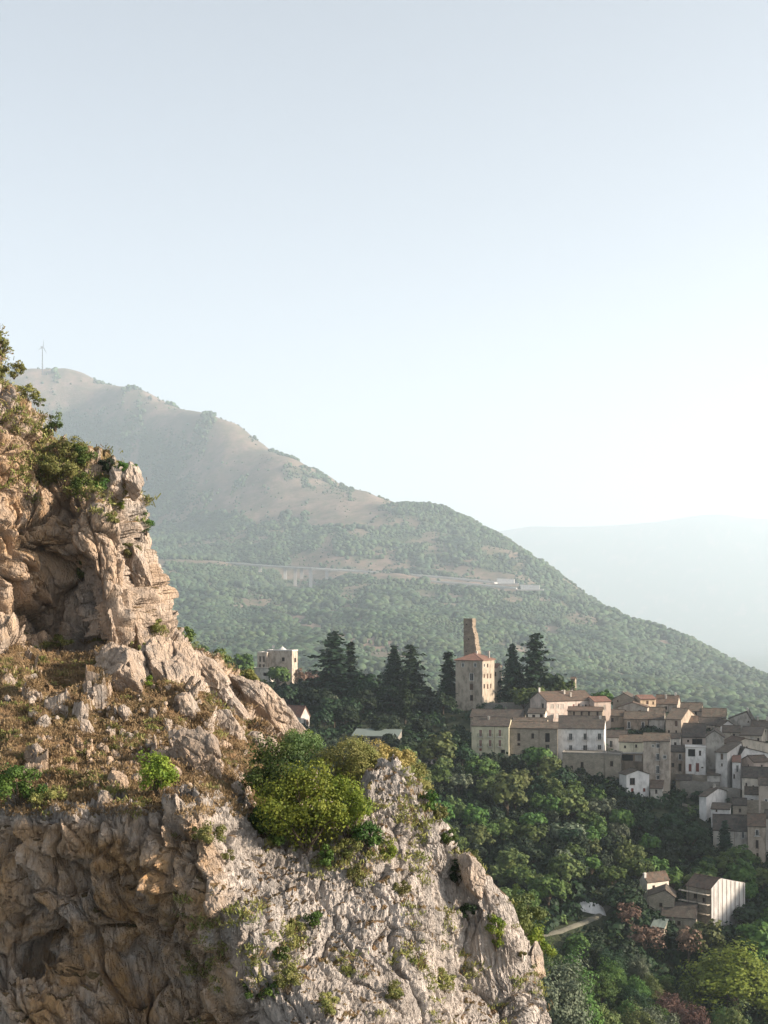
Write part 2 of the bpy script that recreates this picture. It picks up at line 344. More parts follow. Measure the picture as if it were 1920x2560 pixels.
for x, y, z in ((60, 600, -75), (-60, 640, -75), (130, 600, -85), (0, 800, -112), (150, 800, -118), (-150, 800, -95), (-200, 500, 5), (-200, 650, -10), (-120, 420, -35), (-160, 300, -20), (-90, 250, -70),
                (0, 180, -82), (60, 190, -64), (25, 200, -68), (100, 200, -62), (-20, 100, -90), (40, 70, -72), (-80, 100, -50), (-80, 30, -40), (100, 30, -60), (150, 120, -62),
                (180, 230, -65), (240, 210, -45), (180, 330, -52), (170, 370, -42), (230, 350, -10), (230, 290, -24), (230, 450, -25), (200, 700, -100),
                (330, 338, 56), (330, 275, 27), (340, 220, 2), (340, 150, -25), (330, 405, 50), (340, 510, 20), (345, 750, -40), (420, 335, 85), (420, 260, 45), (420, 170, 0), (420, 450, 70), (560, 450, 120), (560, 250, 40), (600, 650, 60), (430, 760, 0), (400, 120, -50), (600, 900, -80)):
    pts.append((x, y)); val.append(z)
NEA = RBF(pts, val, 100.0)

def plain(x, y):
    return -415 + 12 * fbm(x / 2500, y / 2500, 0 * x, 3, 5)
FAR_PROFILE = [(-900, 1420), (0, 1400), (600, 1370), (1000, 1345), (1240, 1330), (1330, 1316), (1420, 1318), (1540, 1314), (1640, 1306), (1735, 1291), (1760, 1288), (1810, 1287), (1870, 1296), (1920, 1299), (2200, 1310), (3200, 1360), (6000, 1440)]
def smooth(t): t = np.clip(t, 0, 1); return t * t * (3 - 2 * t)
def H(x, y):
    x = np.asarray(x, float); y = np.asarray(y, float)
    n = NEA(x, y) + 1.6 * fbm(x / 22, y / 22, 0 * x, 4, 3) * smooth((y - 90) / 60)
    xs, ys = x / KM, y / KM
    amp = smooth((ys - 900) / 800) * smooth((6500 - ys) / 1500)
    m = KM * (MTN(xs, ys) + amp * (14 * (fbm(xs / 330 + ys / 900, ys / 620, 0 * x, 5, 11, 0.5, True) - 0.2) + 8 * fbm(xs / 90, ys / 90, 0 * x, 3, 12)))
    m = m + KM * smooth((ys - 850) / 250) * smooth((2650 - ys) / 400) * 13 * (fbm((xs * 0.8 + ys * 0.6) / 130, (ys * 0.8 - xs * 0.6) / 420, 0 * x, 4, 91, 0.5, True) - 0.2)
    t = smooth((y - 640) / 360)
    side = smooth((np.abs(x) - 500) / 400) * smooth((y - 560) / 200)
    t = np.maximum(t, side)
    z = n * (1 - t) + m * t
    pl = plain(x, y)
    t2 = smooth((ys - 4700) / 1900)
    t2 = np.maximum(t2, smooth((xs - 1600) / 1200) * smooth((ys - 1500) / 1500))
    z = z * (1 - t2) + pl * t2
    u = UC + x / np.maximum(y, 1) * F
    top = (VH - np.interp(u, [a for a, b in FAR_PROFILE], [b for a, b in FAR_PROFILE])) / F * 20000
    r = (y - 20000) / 2800
    rid = pl + (top - pl) * np.exp(-r * r) * (1 + 0.05 * fbm(x / 900, y / 900, 0 * x, 4, 21) * (1 - np.exp(-r * r * 8)))
    z = np.where(y > 10500, np.maximum(pl, rid), z)
    near_far = np.exp(-((y - 12000) / 900) ** 2)
    u2 = np.clip((u - 1700) / 250, 0, 1)
    z = np.where(y > 10200, np.maximum(z, pl + near_far * u2 * 28), z)
    return z
# let the skyline of the ridge settle on its surveyed profile
_rs = np.array([u for u, v, Y in RIDGE]); _rv = np.array([v for u, v, Y in RIDGE]); NR = 2 * len(RIDGE)
for _ in range(4):
    yy = KM * np.linspace(1500, 5200, 150)[:, None]; xx = (_rs[None] - UC) / F * yy
    got = (VH - H(xx, yy + 0 * xx) / yy * F).min(0); dz = (got - _rv) / F * np.array([Y for u, v, Y in RIDGE])
    for i in range(len(RIDGE)): mval[2 * i] += dz[i]; mval[2 * i + 1] += dz[i]
    MTN = RBF(mpts, mval, 1000.0)
print('skyline error px', np.abs(got - _rv).max())
def H1(x, y): return float(H(np.array([x]), np.array([y]))[0])

# where the mountain carries closed wood (1), scrub (0.3) or bare grass (0)
WOODLINE = [(-500, 1150), (100, 1150), (300, 1190), (420, 1210), (470, 1262), (560, 1268), (600, 1300), (680, 1335), (740, 1350), (800, 1345), (900, 1345), (950, 1325), (985, 1268), (1050, 1240), (1400, 1200), (3000, 1200)]
def forest_density(x, y, z):
    u = UC + x / y * F; v = VH - z / y * F; x = x / KM; y = y / KM
    line = np.interp(u, [a for a, b in WOODLINE], [b for a, b in WOODLINE])
    n = fbm(x / 140, y / 200, 0 * x, 4, 31)
    d = smooth((v - line + n * 45) / 26 + 0.5)
    # tongue of woodland patches above the line and bare patches below
    patch = smooth((fbm(x / 90 + 5, y / 260, 0 * x, 3, 37) - 0.22) * 7)
    d = np.maximum(d, patch * smooth((v - 1040) / 120) * 0.7)
    dark = smooth((500 - u + (v - 1000) * 0.1) / 90) * smooth((v - 985 - (u - 100) * 0.2) / 60)  # left flank: dense scrub, thickened so its dark colour stands in for shade
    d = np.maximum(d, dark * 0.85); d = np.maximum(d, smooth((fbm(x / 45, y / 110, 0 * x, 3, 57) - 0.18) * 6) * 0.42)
    def hole(cu, cv, ru, rv, s):
        e = ((u - cu) / ru) ** 2 + ((v - cv - (u - cu) * s) / rv) ** 2
        return smooth(1.5 - e + n * 0.9)
    for a in ((900, 1408, 150, 20, 0.12), (1180, 1432, 120, 18, 0.15), (745, 1552, 100, 17, 0.42), (940, 1618, 110, 24, 0.2), (620, 1480, 60, 5, 0.3), (1330, 1640, 60, 20, 0.5), (1480, 1660, 120, 12, 0.4)):
        d = d * (1 - 0.9 * hole(*a))
    d = d * (1 - 0.75 * smooth((fbm(x / 55 + 3, y / 75, 0 * x, 3, 63) - 0.12) * 5))
    road = np.interp(u, [417, 528, 675, 780, 890, 995, 1118, 1235, 1302], [1401, 1405, 1418, 1425, 1430, 1438, 1448, 1458, 1466])
    lowr = np.interp(u, [690, 715, 820, 845, 860, 1060, 1090, 1290, 1310], [8, 34, 28, 13, 15, 15, 24, 24, 8])
    d = d * (1 - smooth((v - road + 7) / 5) * smooth((road + lowr - v) / 5) * (y > 2200) * (u < 1360))
    return np.clip(d, 0, 1)

sv = np.concatenate([np.linspace(-1.3, -0.34, 40)[:-1], np.linspace(-0.34, 0.34, 400), np.linspace(0.34, 1.5, 70)[1:]])
Yv = np.concatenate([np.linspace(10, 24, 6), np.geomspace(26, 29000, 760)])
S_, Y_ = np.meshgrid(sv, Yv)
X_ = S_ * np.maximum(Y_, 60)
Z_ = H(X_, Y_)
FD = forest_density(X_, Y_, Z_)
mtn_amt = smooth((Y_ - 700) / 200)
m = NT('hillside_ground'); p = m.pos()
fa = m.attr('forest'); far = m.attr('far')
gr = m.mix(m.ramp(m.noise(p, 0.010, 7, 0.68), [(0.38, (0, 0, 0)), (0.62, (1, 1, 1))]), (0.21, 0.145, 0.115), (0.085, 0.072, 0.05))
gr = m.mix(m.math('MULTIPLY', m.ramp(m.noise(p, 0.035, 8, 0.75), [(0.46, (0, 0, 0)), (0.62, (1, 1, 1))]), 0.75), gr, (0.07, 0.08, 0.04))
wd = m.mix(m.noise(p, 0.03, 5, 0.6), (0.028, 0.046, 0.022), (0.065, 0.085, 0.036))
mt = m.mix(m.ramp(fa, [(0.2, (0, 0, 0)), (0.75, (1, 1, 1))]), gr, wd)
near = m.mix(m.ramp(m.noise(p, 0.25, 6, 0.65), [(0.35, (0, 0, 0)), (0.7, (1, 1, 1))]), (0.012, 0.02, 0.009), (0.05, 0.055, 0.025))
m.color(m.mix(far, near, mt)); m.bump(m.noise(p, 0.08, 6, 0.7), 0.6, 4.0)
M['ground'] = m.mat
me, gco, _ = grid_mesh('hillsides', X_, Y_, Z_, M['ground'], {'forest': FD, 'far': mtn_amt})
tag(link('hillsides', me), kind='structure')

# ------------------------------------------------------------------ woods on the mountain: a point cloud of crowns (stuff)
def clump_tree_group(name, mat, sub=2):
    ng = bpy.data.node_groups.new(name, 'GeometryNodeTree')
    ng.interface.new_socket('Geometry', in_out='INPUT', socket_type='NodeSocketGeometry')
    ng.interface.new_socket('Geometry', in_out='OUTPUT', socket_type='NodeSocketGeometry')
    gi = ng.nodes.new('NodeGroupInput'); go = ng.nodes.new('NodeGroupOutput')
    L = ng.links.new
    jn = ng.nodes.new('GeometryNodeJoinGeometry')
    for k, (tx, s) in enumerate((((0, 0, .5), 0.52), ((.3, .12, .32), 0.36), ((-.28, -.2, .36), 0.34))):
        ic = ng.nodes.new('GeometryNodeMeshIcoSphere'); ic.inputs['Subdivisions'].default_value = sub if k == 0 else max(1, sub - 1); ic.inputs['Radius'].default_value = s
        tr = ng.nodes.new('GeometryNodeTransform'); tr.inputs['Translation'].default_value = tx; tr.inputs['Scale'].default_value = (1, 1, 1.05)
        L(ic.outputs['Mesh'], tr.inputs['Geometry']); L(tr.outputs[0], jn.inputs[0])
    sp = ng.nodes.new('GeometryNodeSetPosition'); ps = ng.nodes.new('GeometryNodeInputPosition')
    nz = ng.nodes.new('ShaderNodeTexNoise'); nz.inputs['Scale'].default_value = 3.2; nz.inputs['Detail'].default_value = 2
    vs1 = ng.nodes.new('ShaderNodeVectorMath'); vs1.operation = 'SUBTRACT'; vs1.inputs[1].default_value = (.5, .5, .5)
    vs2 = ng.nodes.new('ShaderNodeVectorMath'); vs2.operation = 'SCALE'; vs2.inputs['Scale'].default_value = 0.55
    L(ps.outputs[0], nz.inputs['Vector']); L(nz.outputs['Color'], vs1.inputs[0]); L(vs1.outputs[0], vs2.inputs[0]); L(vs2.outputs[0], sp.inputs['Offset'])
    ss_ = ng.nodes.new('GeometryNodeSetShadeSmooth'); L(jn.outputs[0], ss_.inputs['Geometry']); L(ss_.outputs[0], sp.inputs['Geometry'])
    sm = ng.nodes.new('GeometryNodeSetMaterial'); sm.inputs['Material'].default_value = mat; L(sp.outputs[0], sm.inputs['Geometry'])
    mp = ng.nodes.new('GeometryNodeMeshToPoints'); L(gi.outputs[0], mp.inputs['Mesh'])
    io = ng.nodes.new('GeometryNodeInstanceOnPoints'); L(mp.outputs[0], io.inputs['Points']); L(sm.outputs[0], io.inputs['Instance'])
    na = ng.nodes.new('GeometryNodeInputNamedAttribute'); na.data_type = 'FLOAT'; na.inputs['Name'].default_value = 'size'
    L(na.outputs[0], io.inputs['Scale'])
    rv = ng.nodes.new('FunctionNodeRandomValue'); rv.data_type = 'FLOAT_VECTOR'; rv.inputs[0].default_value = (0, 0, 0); rv.inputs[1].default_value = (0.3, 0.3, 6.28)
    L(rv.outputs[0], io.inputs['Rotation']); L(io.outputs[0], go.inputs[0])
    return ng
def cloud(name, pts, sizes, ng, label, cat):
    me = bpy.data.meshes.new(name); me.vertices.add(len(pts)); me.vertices.foreach_set('co', np.asarray(pts, np.float32).ravel())
    at = me.attributes.new('size', 'FLOAT', 'POINT'); at.data.foreach_set('value', np.asarray(sizes, np.float32))
    o = link(name, me); md = o.modifiers.new('crowns', 'NODES'); md.node_group = ng
    return tag(o, label, cat, kind='stuff')
rs = np.random.RandomState(4)
def scatter_mountain(n, y0, y1, size, bias):
    y0 *= KM; y1 *= KM; size *= KM; s = rs.uniform(-0.31, 0.31, n); y = np.sqrt(rs.uniform(y0 ** 2, y1 ** 2, n)); x = s * y
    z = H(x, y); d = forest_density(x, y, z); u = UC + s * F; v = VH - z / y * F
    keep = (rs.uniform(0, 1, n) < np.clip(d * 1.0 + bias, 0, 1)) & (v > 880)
    x, y, z = x[keep], y[keep], z[keep]
    sz = size * (0.45 + 1.1 * rs.uniform(0, 1, len(x)) ** 1.6) * (0.95 + 0.9 * fbm(x / 110, y / 160, 0 * x, 3, 9))
    return np.stack([x, y, z - sz * 0.12], -1), sz, d[keep]
crown = clump_tree_group('mountain_crown', M['far_leaf'])
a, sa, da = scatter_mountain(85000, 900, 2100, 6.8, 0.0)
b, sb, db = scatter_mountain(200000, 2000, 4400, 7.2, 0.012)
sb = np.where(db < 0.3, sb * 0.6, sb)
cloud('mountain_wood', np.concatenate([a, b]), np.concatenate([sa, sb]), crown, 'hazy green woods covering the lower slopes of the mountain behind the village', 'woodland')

# ------------------------------------------------------------------ haze: one closed box of even air
hb = MB(); hb.box((0, 15000, (1500 - 760) / 2.0), (110000, 40000, 1500 + 760))
hm = bpy.data.materials.new('haze_air'); hm.use_nodes = True; ht = hm.node_tree; ht.nodes.clear()
ho = ht.nodes.new('ShaderNodeOutputMaterial'); hv = ht.nodes.new('ShaderNodeVolumePrincipled')
hv.inputs['Color'].default_value = (0.73, 0.85, 0.96, 1); hv.inputs['Density'].default_value = HAZE_DENSITY; hv.inputs['Anisotropy'].default_value = 0.25
ht.links.new(hv.outputs[0], ho.inputs['Volume'])
haze = hb.build('haze', hm); tag(haze, kind='stuff')

# ================================================================== CLIFFS
def unproj_grid(U, V, D):
    return (U - UC) / F * D, D.copy(), (VH - V) / F * D

def lean(x, y, z, a, st):
    """coordinates whose third axis runs down the leaning strata, stretched by st"""
    c, s = math.cos(a), math.sin(a)
    return x * c + z * s, y, (-x * s + z * c) / st

def displace(X, Y, Z, fn):
    """push the sheet along its own normal"""
    P_ = np.stack([X, Y, Z], -1)
    du = np.gradient(P_, axis=1); dv = np.gradient(P_, axis=0)
    N = np.cross(du, dv); N /= np.linalg.norm(N, axis=-1, keepdims=True) + 1e-9
    flipm = N[..., 1] > 0
    # keep a consistent outward side: judged on the whole sheet
    if flipm[:, :N.shape[1] // 2].mean() > 0.5: N = -N
    # smooth the normals a little so that creases do not fold over
    for _ in range(25):
        N[1:-1] = (N[:-2] + N[1:-1] * 2 + N[2:]) / 4; N[:, 1:-1] = (N[:, :-2] + N[:, 1:-1] * 2 + N[:, 2:]) / 4
    N /= np.linalg.norm(N, axis=-1, keepdims=True) + 1e-9
    o = fn(X, Y, Z, N)
    return X + N[..., 0] * o, Y + N[..., 1] * o, Z + N[..., 2] * o, N

# ---- upper crag and the grassy slope below it (rows of constant height, wrapped round the right-hand edge)
EDGE = [(300, -420), (560, -220), (700, -130), (800, -70), (905, -45), (928, 0), (984, 70), (1062, 132), (1110, 165), (1135, 195), (1165, 240), (1185, 275), (1215, 302), (1250, 318), (1290, 328), (1320, 335), (1375, 344),
        (1460, 350), (1540, 362), (1580, 370), (1602, 398), (1645, 452), (1680, 505), (1702, 555), (1748, 600), (1795, 645), (1850, 690), (1880, 710), (1950, 740), (2050, 800), (2200, 830), (2500, 860)]
DAB = [(-200, 600, 84), (-100, 800, 80), (0, 860, 77), (0, 1000, 74), (100, 1000, 76), (150, 1120, 76), (0, 1180, 71), (100, 1250, 73), (200, 1250, 71.5), (0, 1400, 69), (100, 1450, 72.5), (60, 1540, 71), (160, 1560, 73),
       (300, 1150, 75), (370, 1200, 76), (300, 1350, 71.5), (400, 1350, 75), (240, 1500, 69.5), (330, 1560, 70), (420, 1500, 74.5), (420, 1600, 73.5), (-200, 1200, 70), (-200, 1600, 67),
       (200, 1610, 70), (250, 1680, 66), (0, 1660, 65), (100, 1760, 61), (0, 1850, 57), (300, 1790, 60.5), (100, 1960, 53), (0, 1990, 52), (300, 1960, 54), (480, 1680, 68), (600, 1740, 70), (700, 1830, 69), (540, 1780, 65), (620, 1860, 62),
       (420, 1800, 60), (470, 1950, 55), (400, 1900, 57), (560, 1930, 58), (330, 2060, 51.5), (100, 2080, 50.5), (-200, 1900, 55), (-200, 2100, 50), (560, 2060, 53), (700, 1950, 60), (780, 2080, 58), (600, 2300, 58), (200, 2300, 58), (900, 2300, 64)]
dab = RBF([(u, v) for u, v, d in DAB], [d for u, v, d in DAB], 400.0)
vrow = np.concatenate([np.linspace(330, 790, 50)[:-1], np.linspace(790, 2110, 600), np.linspace(2110, 2300, 25)[1:]])
tcol = np.linspace(0, 1, 470); nw = 50
ue = np.interp(vrow, [a for a, b in EDGE], [b for a, b in EDGE])
ue = np.convolve(np.pad(ue, 12, 'edge'), np.hanning(25) / np.hanning(25).sum(), 'valid')
ul = np.minimum(-190, ue - 420)
U = ul[:, None] + (ue - ul)[:, None] * (1 - (1 - tcol[None]) ** 1.0); V = np.repeat(vrow[:, None], len(tcol), 1)
U = np.minimum(U, ue[:, None])
# more columns inside the frame
D = dab(U, V)
edge_px = ue[:, None] - U
D = D + 2.2 * np.exp(-edge_px / 45.0)
Xa, Ya, Za = unproj_grid(U, V, D)
k = np.linspace(0, 1, nw + 1)[1:] ** 1.5
Xw = Xa[:, -1:] - 5.0 * k[None] ** 2 * 1.6; Yw = Ya[:, -1:] + 16 * k[None]; Zw = np.repeat(Za[:, -1:], nw, 1) + 0 * Xw
Xa = np.concatenate([Xa, Xw], 1); Ya = np.concatenate([Ya, Yw], 1); Za = np.concatenate([Za, Zw], 1)
SLOPE_TOP = [(-200, 1560), (0, 1600), (150, 1590), (230, 1590), (330, 1640), (430, 1640), (520, 1690), (620, 1780), (760, 1880)]
Ug, Vg = proj(Xa, Ya, Za)
slope = smooth((Vg - np.interp(Ug, [a for a, b in SLOPE_TOP], [b for a, b in SLOPE_TOP])) / 60 + 0.3)
GRASSY = RBF([(0, 860), (60, 950), (120, 1000), (170, 1100), (230, 1150), (290, 1170), (200, 1200), (120, 1160), (60, 1060), (0, 1000), (0, 1150), (100, 1300), (300, 1300), (380, 1250), (350, 1400), (200, 1400), (0, 1400), (400, 1550), (0, 1300), (-200, 1200), (-100, 800), (250, 1550), (100, 1560), (90, 870)],
             [.75, .8, .8, .85, .8, .6, .6, .75, .5, .25, .15, -.1, .1, .2, -.1, -.15, -.1, .1, -.1, .1, .8, .1, .45, .8], 300.0)
rockmask = 1 - slope
def fnA(X, Y, Z, N):
    a = R(22); x, y, z = lean(X, Y, Z, a, 2.3)
    w = fbm(X / 3.2, Y / 3.2, Z / 3.2, 3, 41) * 0.5
    w2 = fbm(X / 3.2 + 9, Y / 3.2, Z / 3.2, 3, 43) * 0.5
    f1, c1 = facets(x / 3.4 + w, y / 4.5, z / 3.2 + w2, 1)
    f2, c2 = facets(x / 1.25 + w, y / 1.6, z / 1.2 + w2, 2)
    f3, c3 = facets(x / 0.5 + w * 1.5, y / 0.6, z / 0.45 + w2, 3)
    big = fbm(X / 7, Y / 7, Z / 9, 3, 8)
    f4, c4 = facets(x / 0.2 + w * 2, y / 0.25, z / 0.18 + w2, 4)
    o = big * 1.5 + f1 * 1.8 + f2 * 0.95 + f3 * 0.42 + f4 * 0.15 - 0.95 * np.exp(-c1 / 0.06) - 0.4 * np.exp(-c2 / 0.07) - 0.12 * np.exp(-c3 / 0.09)
    o += 0.16 * fbm(x / 0.35, y / 0.35, z / 0.5, 3, 6)
    ro = 0.10 * f3 + 0.30 * f2 + 0.28 * fbm(X / 0.9, Y / 0.9, Z / 0.9, 4, 7) + 0.5 * fbm(X / 4, Y / 4, Z / 4, 3, 17)
    lumps = smooth((fbm(X / 2.2, Y / 2.2, Z / 2.2, 3, 27) - 0.12) * 6)
    ro = ro + lumps * (0.7 * f2 + 0.3 * f3 + 0.4)
    s = slope
    return o * (1 - s) + ro * s
Xa, Ya, Za, Na = displace(Xa, Ya, Za, fnA)
Pg = np.stack([Xa, Ya, Za], -1); Nf = np.cross(np.gradient(Pg, axis=1), np.gradient(Pg, axis=0)); Nf /= np.linalg.norm(Nf, axis=-1, keepdims=True) + 1e-9
Nf *= np.sign((Nf * Na).sum(-1, keepdims=True))
upn = Nf[..., 2]
for _ in range(2): upn[1:-1, 1:-1] = (upn[1:-1, 1:-1] * 2 + upn[:-2, 1:-1] + upn[2:, 1:-1] + upn[1:-1, :-2] + upn[1:-1, 2:]) / 6
gr = slope * smooth((upn - 0.25) / 0.35) * 0.95
top = np.clip(GRASSY(Ug, Vg), 0, 1) * (1 - slope)
gr = np.maximum(gr, top * smooth((upn + 0.05) / 0.5))
gr = np.maximum(gr, smooth((upn - 0.62) / 0.2) * 0.75)
OCH = RBF([(0, 1250), (60, 1300), (130, 1330), (0, 1450), (60, 1450), (0, 1180), (150, 1220), (300, 1300), (300, 1500), (200, 1500), (380, 1400), (0, 1000), (200, 1100), (0, 1800), (500, 1800)], [.6, .8, .8, .7, .7, .9, .5, .1, .15, .1, .25, .1, .1, .3, .2], 300.0)
och = np.clip(OCH(Ug, Vg), 0, 1)
me, aco, aq = grid_mesh('upper_crag', Xa, Ya, Za, M['rock'], {'grass': gr, 'ochre': och}, smooth=False)
tag(link('upper_crag', me), kind='structure')
BV_A = BVHTree.FromPolygons([tuple(c) for c in aco.tolist()], aq.tolist())

# ---- lower cliff (columns that rise to the rim and then run back as its top)
RIM = [(-700, 2035), (-300, 2030), (-60, 2035), (0, 2030), (50, 2006), (100, 2000), (200, 2006), (350, 2022), (560, 2012), (600, 2040), (650, 2085), (720, 2105), (790, 2090), (850, 2060), (885, 2030), (905, 1985), (925, 1932), (950, 1914), (985, 1914),
       (1010, 1935), (1040, 1968), (1095, 2035), (1135, 2105), (1185, 2138), (1228, 2200), (1272, 2265), (1305, 2322), (1338, 2372), (1347, 2400), (1350, 2445), (1362, 2500), (1385, 2560), (1430, 2640), (1540, 2860), (1600, 3000)]
DC = [(-300, 2040, 50), (-300, 2300, 52.5), (-300, 2700, 54), (0, 2050, 50), (0, 2180, 49.6), (0, 2300, 49.6), (0, 2560, 48.0), (80, 2050, 48.5), (80, 2250, 48.6), (120, 2420, 50.6), (200, 2050, 48), (200, 2200, 48.8), (200, 2330, 48.7), (160, 2450, 49.2), (230, 2560, 48.3), (60, 2500, 47.8),
      (350, 2050, 47.5), (350, 2250, 48.2), (350, 2400, 48.6), (350, 2560, 48.0), (450, 2050, 47), (450, 2250, 46.5), (480, 2400, 47.4), (450, 2560, 48.2), (520, 2100, 46.8), (550, 2300, 45.2), (560, 2400, 46.5), (600, 2450, 45), (560, 2560, 47),
      (640, 2350, 44.8), (640, 2560, 45.5), (630, 2150, 48.5), (720, 2150, 49.5), (720, 2350, 46.5), (750, 2560, 44), (850, 2130, 50), (850, 2350, 47.5), (900, 2560, 45.2), (960, 1950, 53.5), (960, 2100, 51.5), (960, 2300, 49), (1000, 2560, 46.8),
      (1080, 2150, 53), (1090, 2300, 51), (1090, 2450, 50.3), (1130, 2560, 49.6), (1150, 2230, 54.2), (1160, 2350, 53.4), (1180, 2420, 53.6), (1230, 2500, 53.0), (1190, 2560, 51.2), (1180, 2180, 53.5), (1230, 2270, 53.5), (1290, 2380, 53.6), (1310, 2480, 53.4), (1330, 2560, 53.5),
      (1345, 2420, 55.5), (1400, 2640, 55.5), (1500, 2860, 56.5), (1250, 2800, 49), (900, 2800, 41), (600, 2800, 42), (300, 2800, 47), (0, 2800, 48)]
dc = RBF([(u, v) for u, v, d in DC], [d for u, v, d in DC], 300.0)
ucol = np.concatenate([np.linspace(-640, -150, 30)[:-1], np.linspace(-150, 880, 400)[:-1], np.linspace(880, 1400, 330), np.linspace(1400, 1560, 20)[1:]])
rim = np.interp(ucol, [a for a, b in RIM], [b for a, b in RIM])
rim = rim + 5 * vnoise(ucol / 14, 0 * ucol, 0 * ucol, 3) + 3 * vnoise(ucol / 5, 0 * ucol, 0 * ucol, 4)
tr = np.linspace(0, 1, 400)
V = rim[:, None] + (np.maximum(2760, rim + 250) - rim)[:, None] * tr[None] ** 1.15; U = np.repeat(ucol[:, None], 400, 1)
D = dc(U, V) + 1.3 * np.exp(-(V - rim[:, None]) / 28.0)
Xc, Yc, Zc = unproj_grid(U, V, D)
nb = 50; k = np.linspace(0, 1, nb + 1)[1:][::-1]
back = np.interp(ucol, [-300, 500, 700, 1000, 1600], [9, 9, 9, 10, 12])
Yb = Yc[:, :1] + back[:, None] * k[None] ** 1.4; Xb = np.repeat(Xc[:, :1], nb, 1) - 0.3 * k[None]
rise = np.interp(ucol, [-300, 500, 640, 800, 900, 1000, 1600], [0.10, 0.10, -0.1, -0.2, -0.2, -0.5, -0.8])
Zb = Zc[:, :1] + 0.15 * np.minimum(1, 6 * k[None]) + (Yb - Yc[:, :1]) * rise[:, None] - np.interp(ucol, [0, 900, 1000, 1600], [0, 0, 2, 4])[:, None] * k[None]
Xc = np.concatenate([Xb, Xc], 1); Yc = np.concatenate([Yb, Yc], 1); Zc = np.concatenate([Zb, Zc], 1)
topmask = np.concatenate([np.ones((len(ucol), nb)), np.zeros((len(ucol), 400))], 1)
Ug, Vg = proj(Xc, Yc, Zc)
under = smooth((640 - Ug + (Vg - 2300) * 0.25) / 140)          # the overhanging, broken left part
def fnC(X, Y, Z, N):
    w = fbm(X / 2.4, Y / 2.4, Z / 2.4, 3, 51) * 0.5; w2 = fbm(X / 2.4 + 7, Y / 2.4, Z / 2.4, 3, 53) * 0.5
    x, y, z = lean(X, Y, Z, R(24), 2.2)
    f1, c1 = facets(x / 2.6 + w, y / 3.0, z / 2.6 + w2, 61)
    f2, c2 = facets(x / 0.95 + w, y / 1.1, z / 0.9 + w2, 62)
    f3, c3 = facets(x / 0.36 + w * 1.5, y / 0.4, z / 0.3 + w2, 63)
    f4, c4 = facets(x / 0.16 + w * 2, y / 0.2, z / 0.15 + w2, 64)
    left = 1.0 * f1 + 0.6 * f2 + 0.24 * f3 + 0.10 * f4 - 0.5 * np.exp(-c1 / 0.07) - 0.2 * np.exp(-c2 / 0.08) + 0.8 * fbm(X / 5, Y / 5, Z / 6, 3, 9)
    xf, yf, zf = lean(X, Y, Z, R(9), 6.0)
    fl = fbm(xf / 0.42, yf / 0.6, zf / 0.5, 4, 71, 0.6, True)
    fl2 = fbm(xf / 0.15, yf / 0.3, zf / 0.16, 3, 72, 0.6, True)
    right = 0.34 * f1 + 0.20 * f2 + 0.10 * f3 + 0.05 * f4 + 0.17 * fl + 0.085 * fl2 - 0.30 * np.exp(-c1 / 0.05) - 0.10 * np.exp(-c2 / 0.06) + 0.5 * fbm(X / 4, Y / 4, Z / 7, 3, 10)
    o = left * under + right * (1 - under)
    t = topmask * 0.75
    return o * (1 - t) + t * (0.3 * f2 + 0.3 * fbm(X / 1.2, Y / 1.2, Z / 1.2, 4, 7))
Xc, Yc, Zc, Nc = displace(Xc, Yc, Zc, fnC)
Pg = np.stack([Xc, Yc, Zc], -1); Nf = np.cross(np.gradient(Pg, axis=1), np.gradient(Pg, axis=0)); Nf /= np.linalg.norm(Nf, axis=-1, keepdims=True) + 1e-9
Nf *= np.sign((Nf * Nc).sum(-1, keepdims=True)); upn = Nf[..., 2]
for _ in range(2): upn[1:-1, 1:-1] = (upn[1:-1, 1:-1] * 2 + upn[:-2, 1:-1] + upn[2:, 1:-1] + upn[1:-1, :-2] + upn[1:-1, 2:]) / 6
gr = np.maximum(topmask * 0.75 * smooth((upn - 0.3) / 0.3), smooth((upn - 0.55) / 0.25) * 0.7)
gr[:, nb:] *= 1.0
och = under * np.clip(0.85 + 0.7 * fbm(Xc / 3, Yc / 3, Zc / 3, 3, 88), 0, 1) * smooth((Vg - 2025) / 60)
me, cco, cq = grid_mesh('lower_cliff', Xc, Yc, Zc, M['rock_fluted'], {'grass': gr, 'ochre': och}, smooth=False)
tag(link('lower_cliff', me), kind='structure')
BV_C = BVHTree.FromPolygons([tuple(c) for c in cco.tolist()], cq.tolist())

def hit(u, v):
    """first cliff point seen along a line of sight of the survey camera"""
    d = Vector(((u - UC) / F, 1, (VH - v) / F)).normalized(); best = None
    for bv in (BV_A, BV_C):
        loc, nrm, i, dist = bv.ray_cast(Vector((0, 0, 0)), d, 200)
        if loc is not None and (best is None or dist < best[2]):
            if nrm.dot(d) > 0: nrm = -nrm
            best = (loc, nrm, dist)
    return best

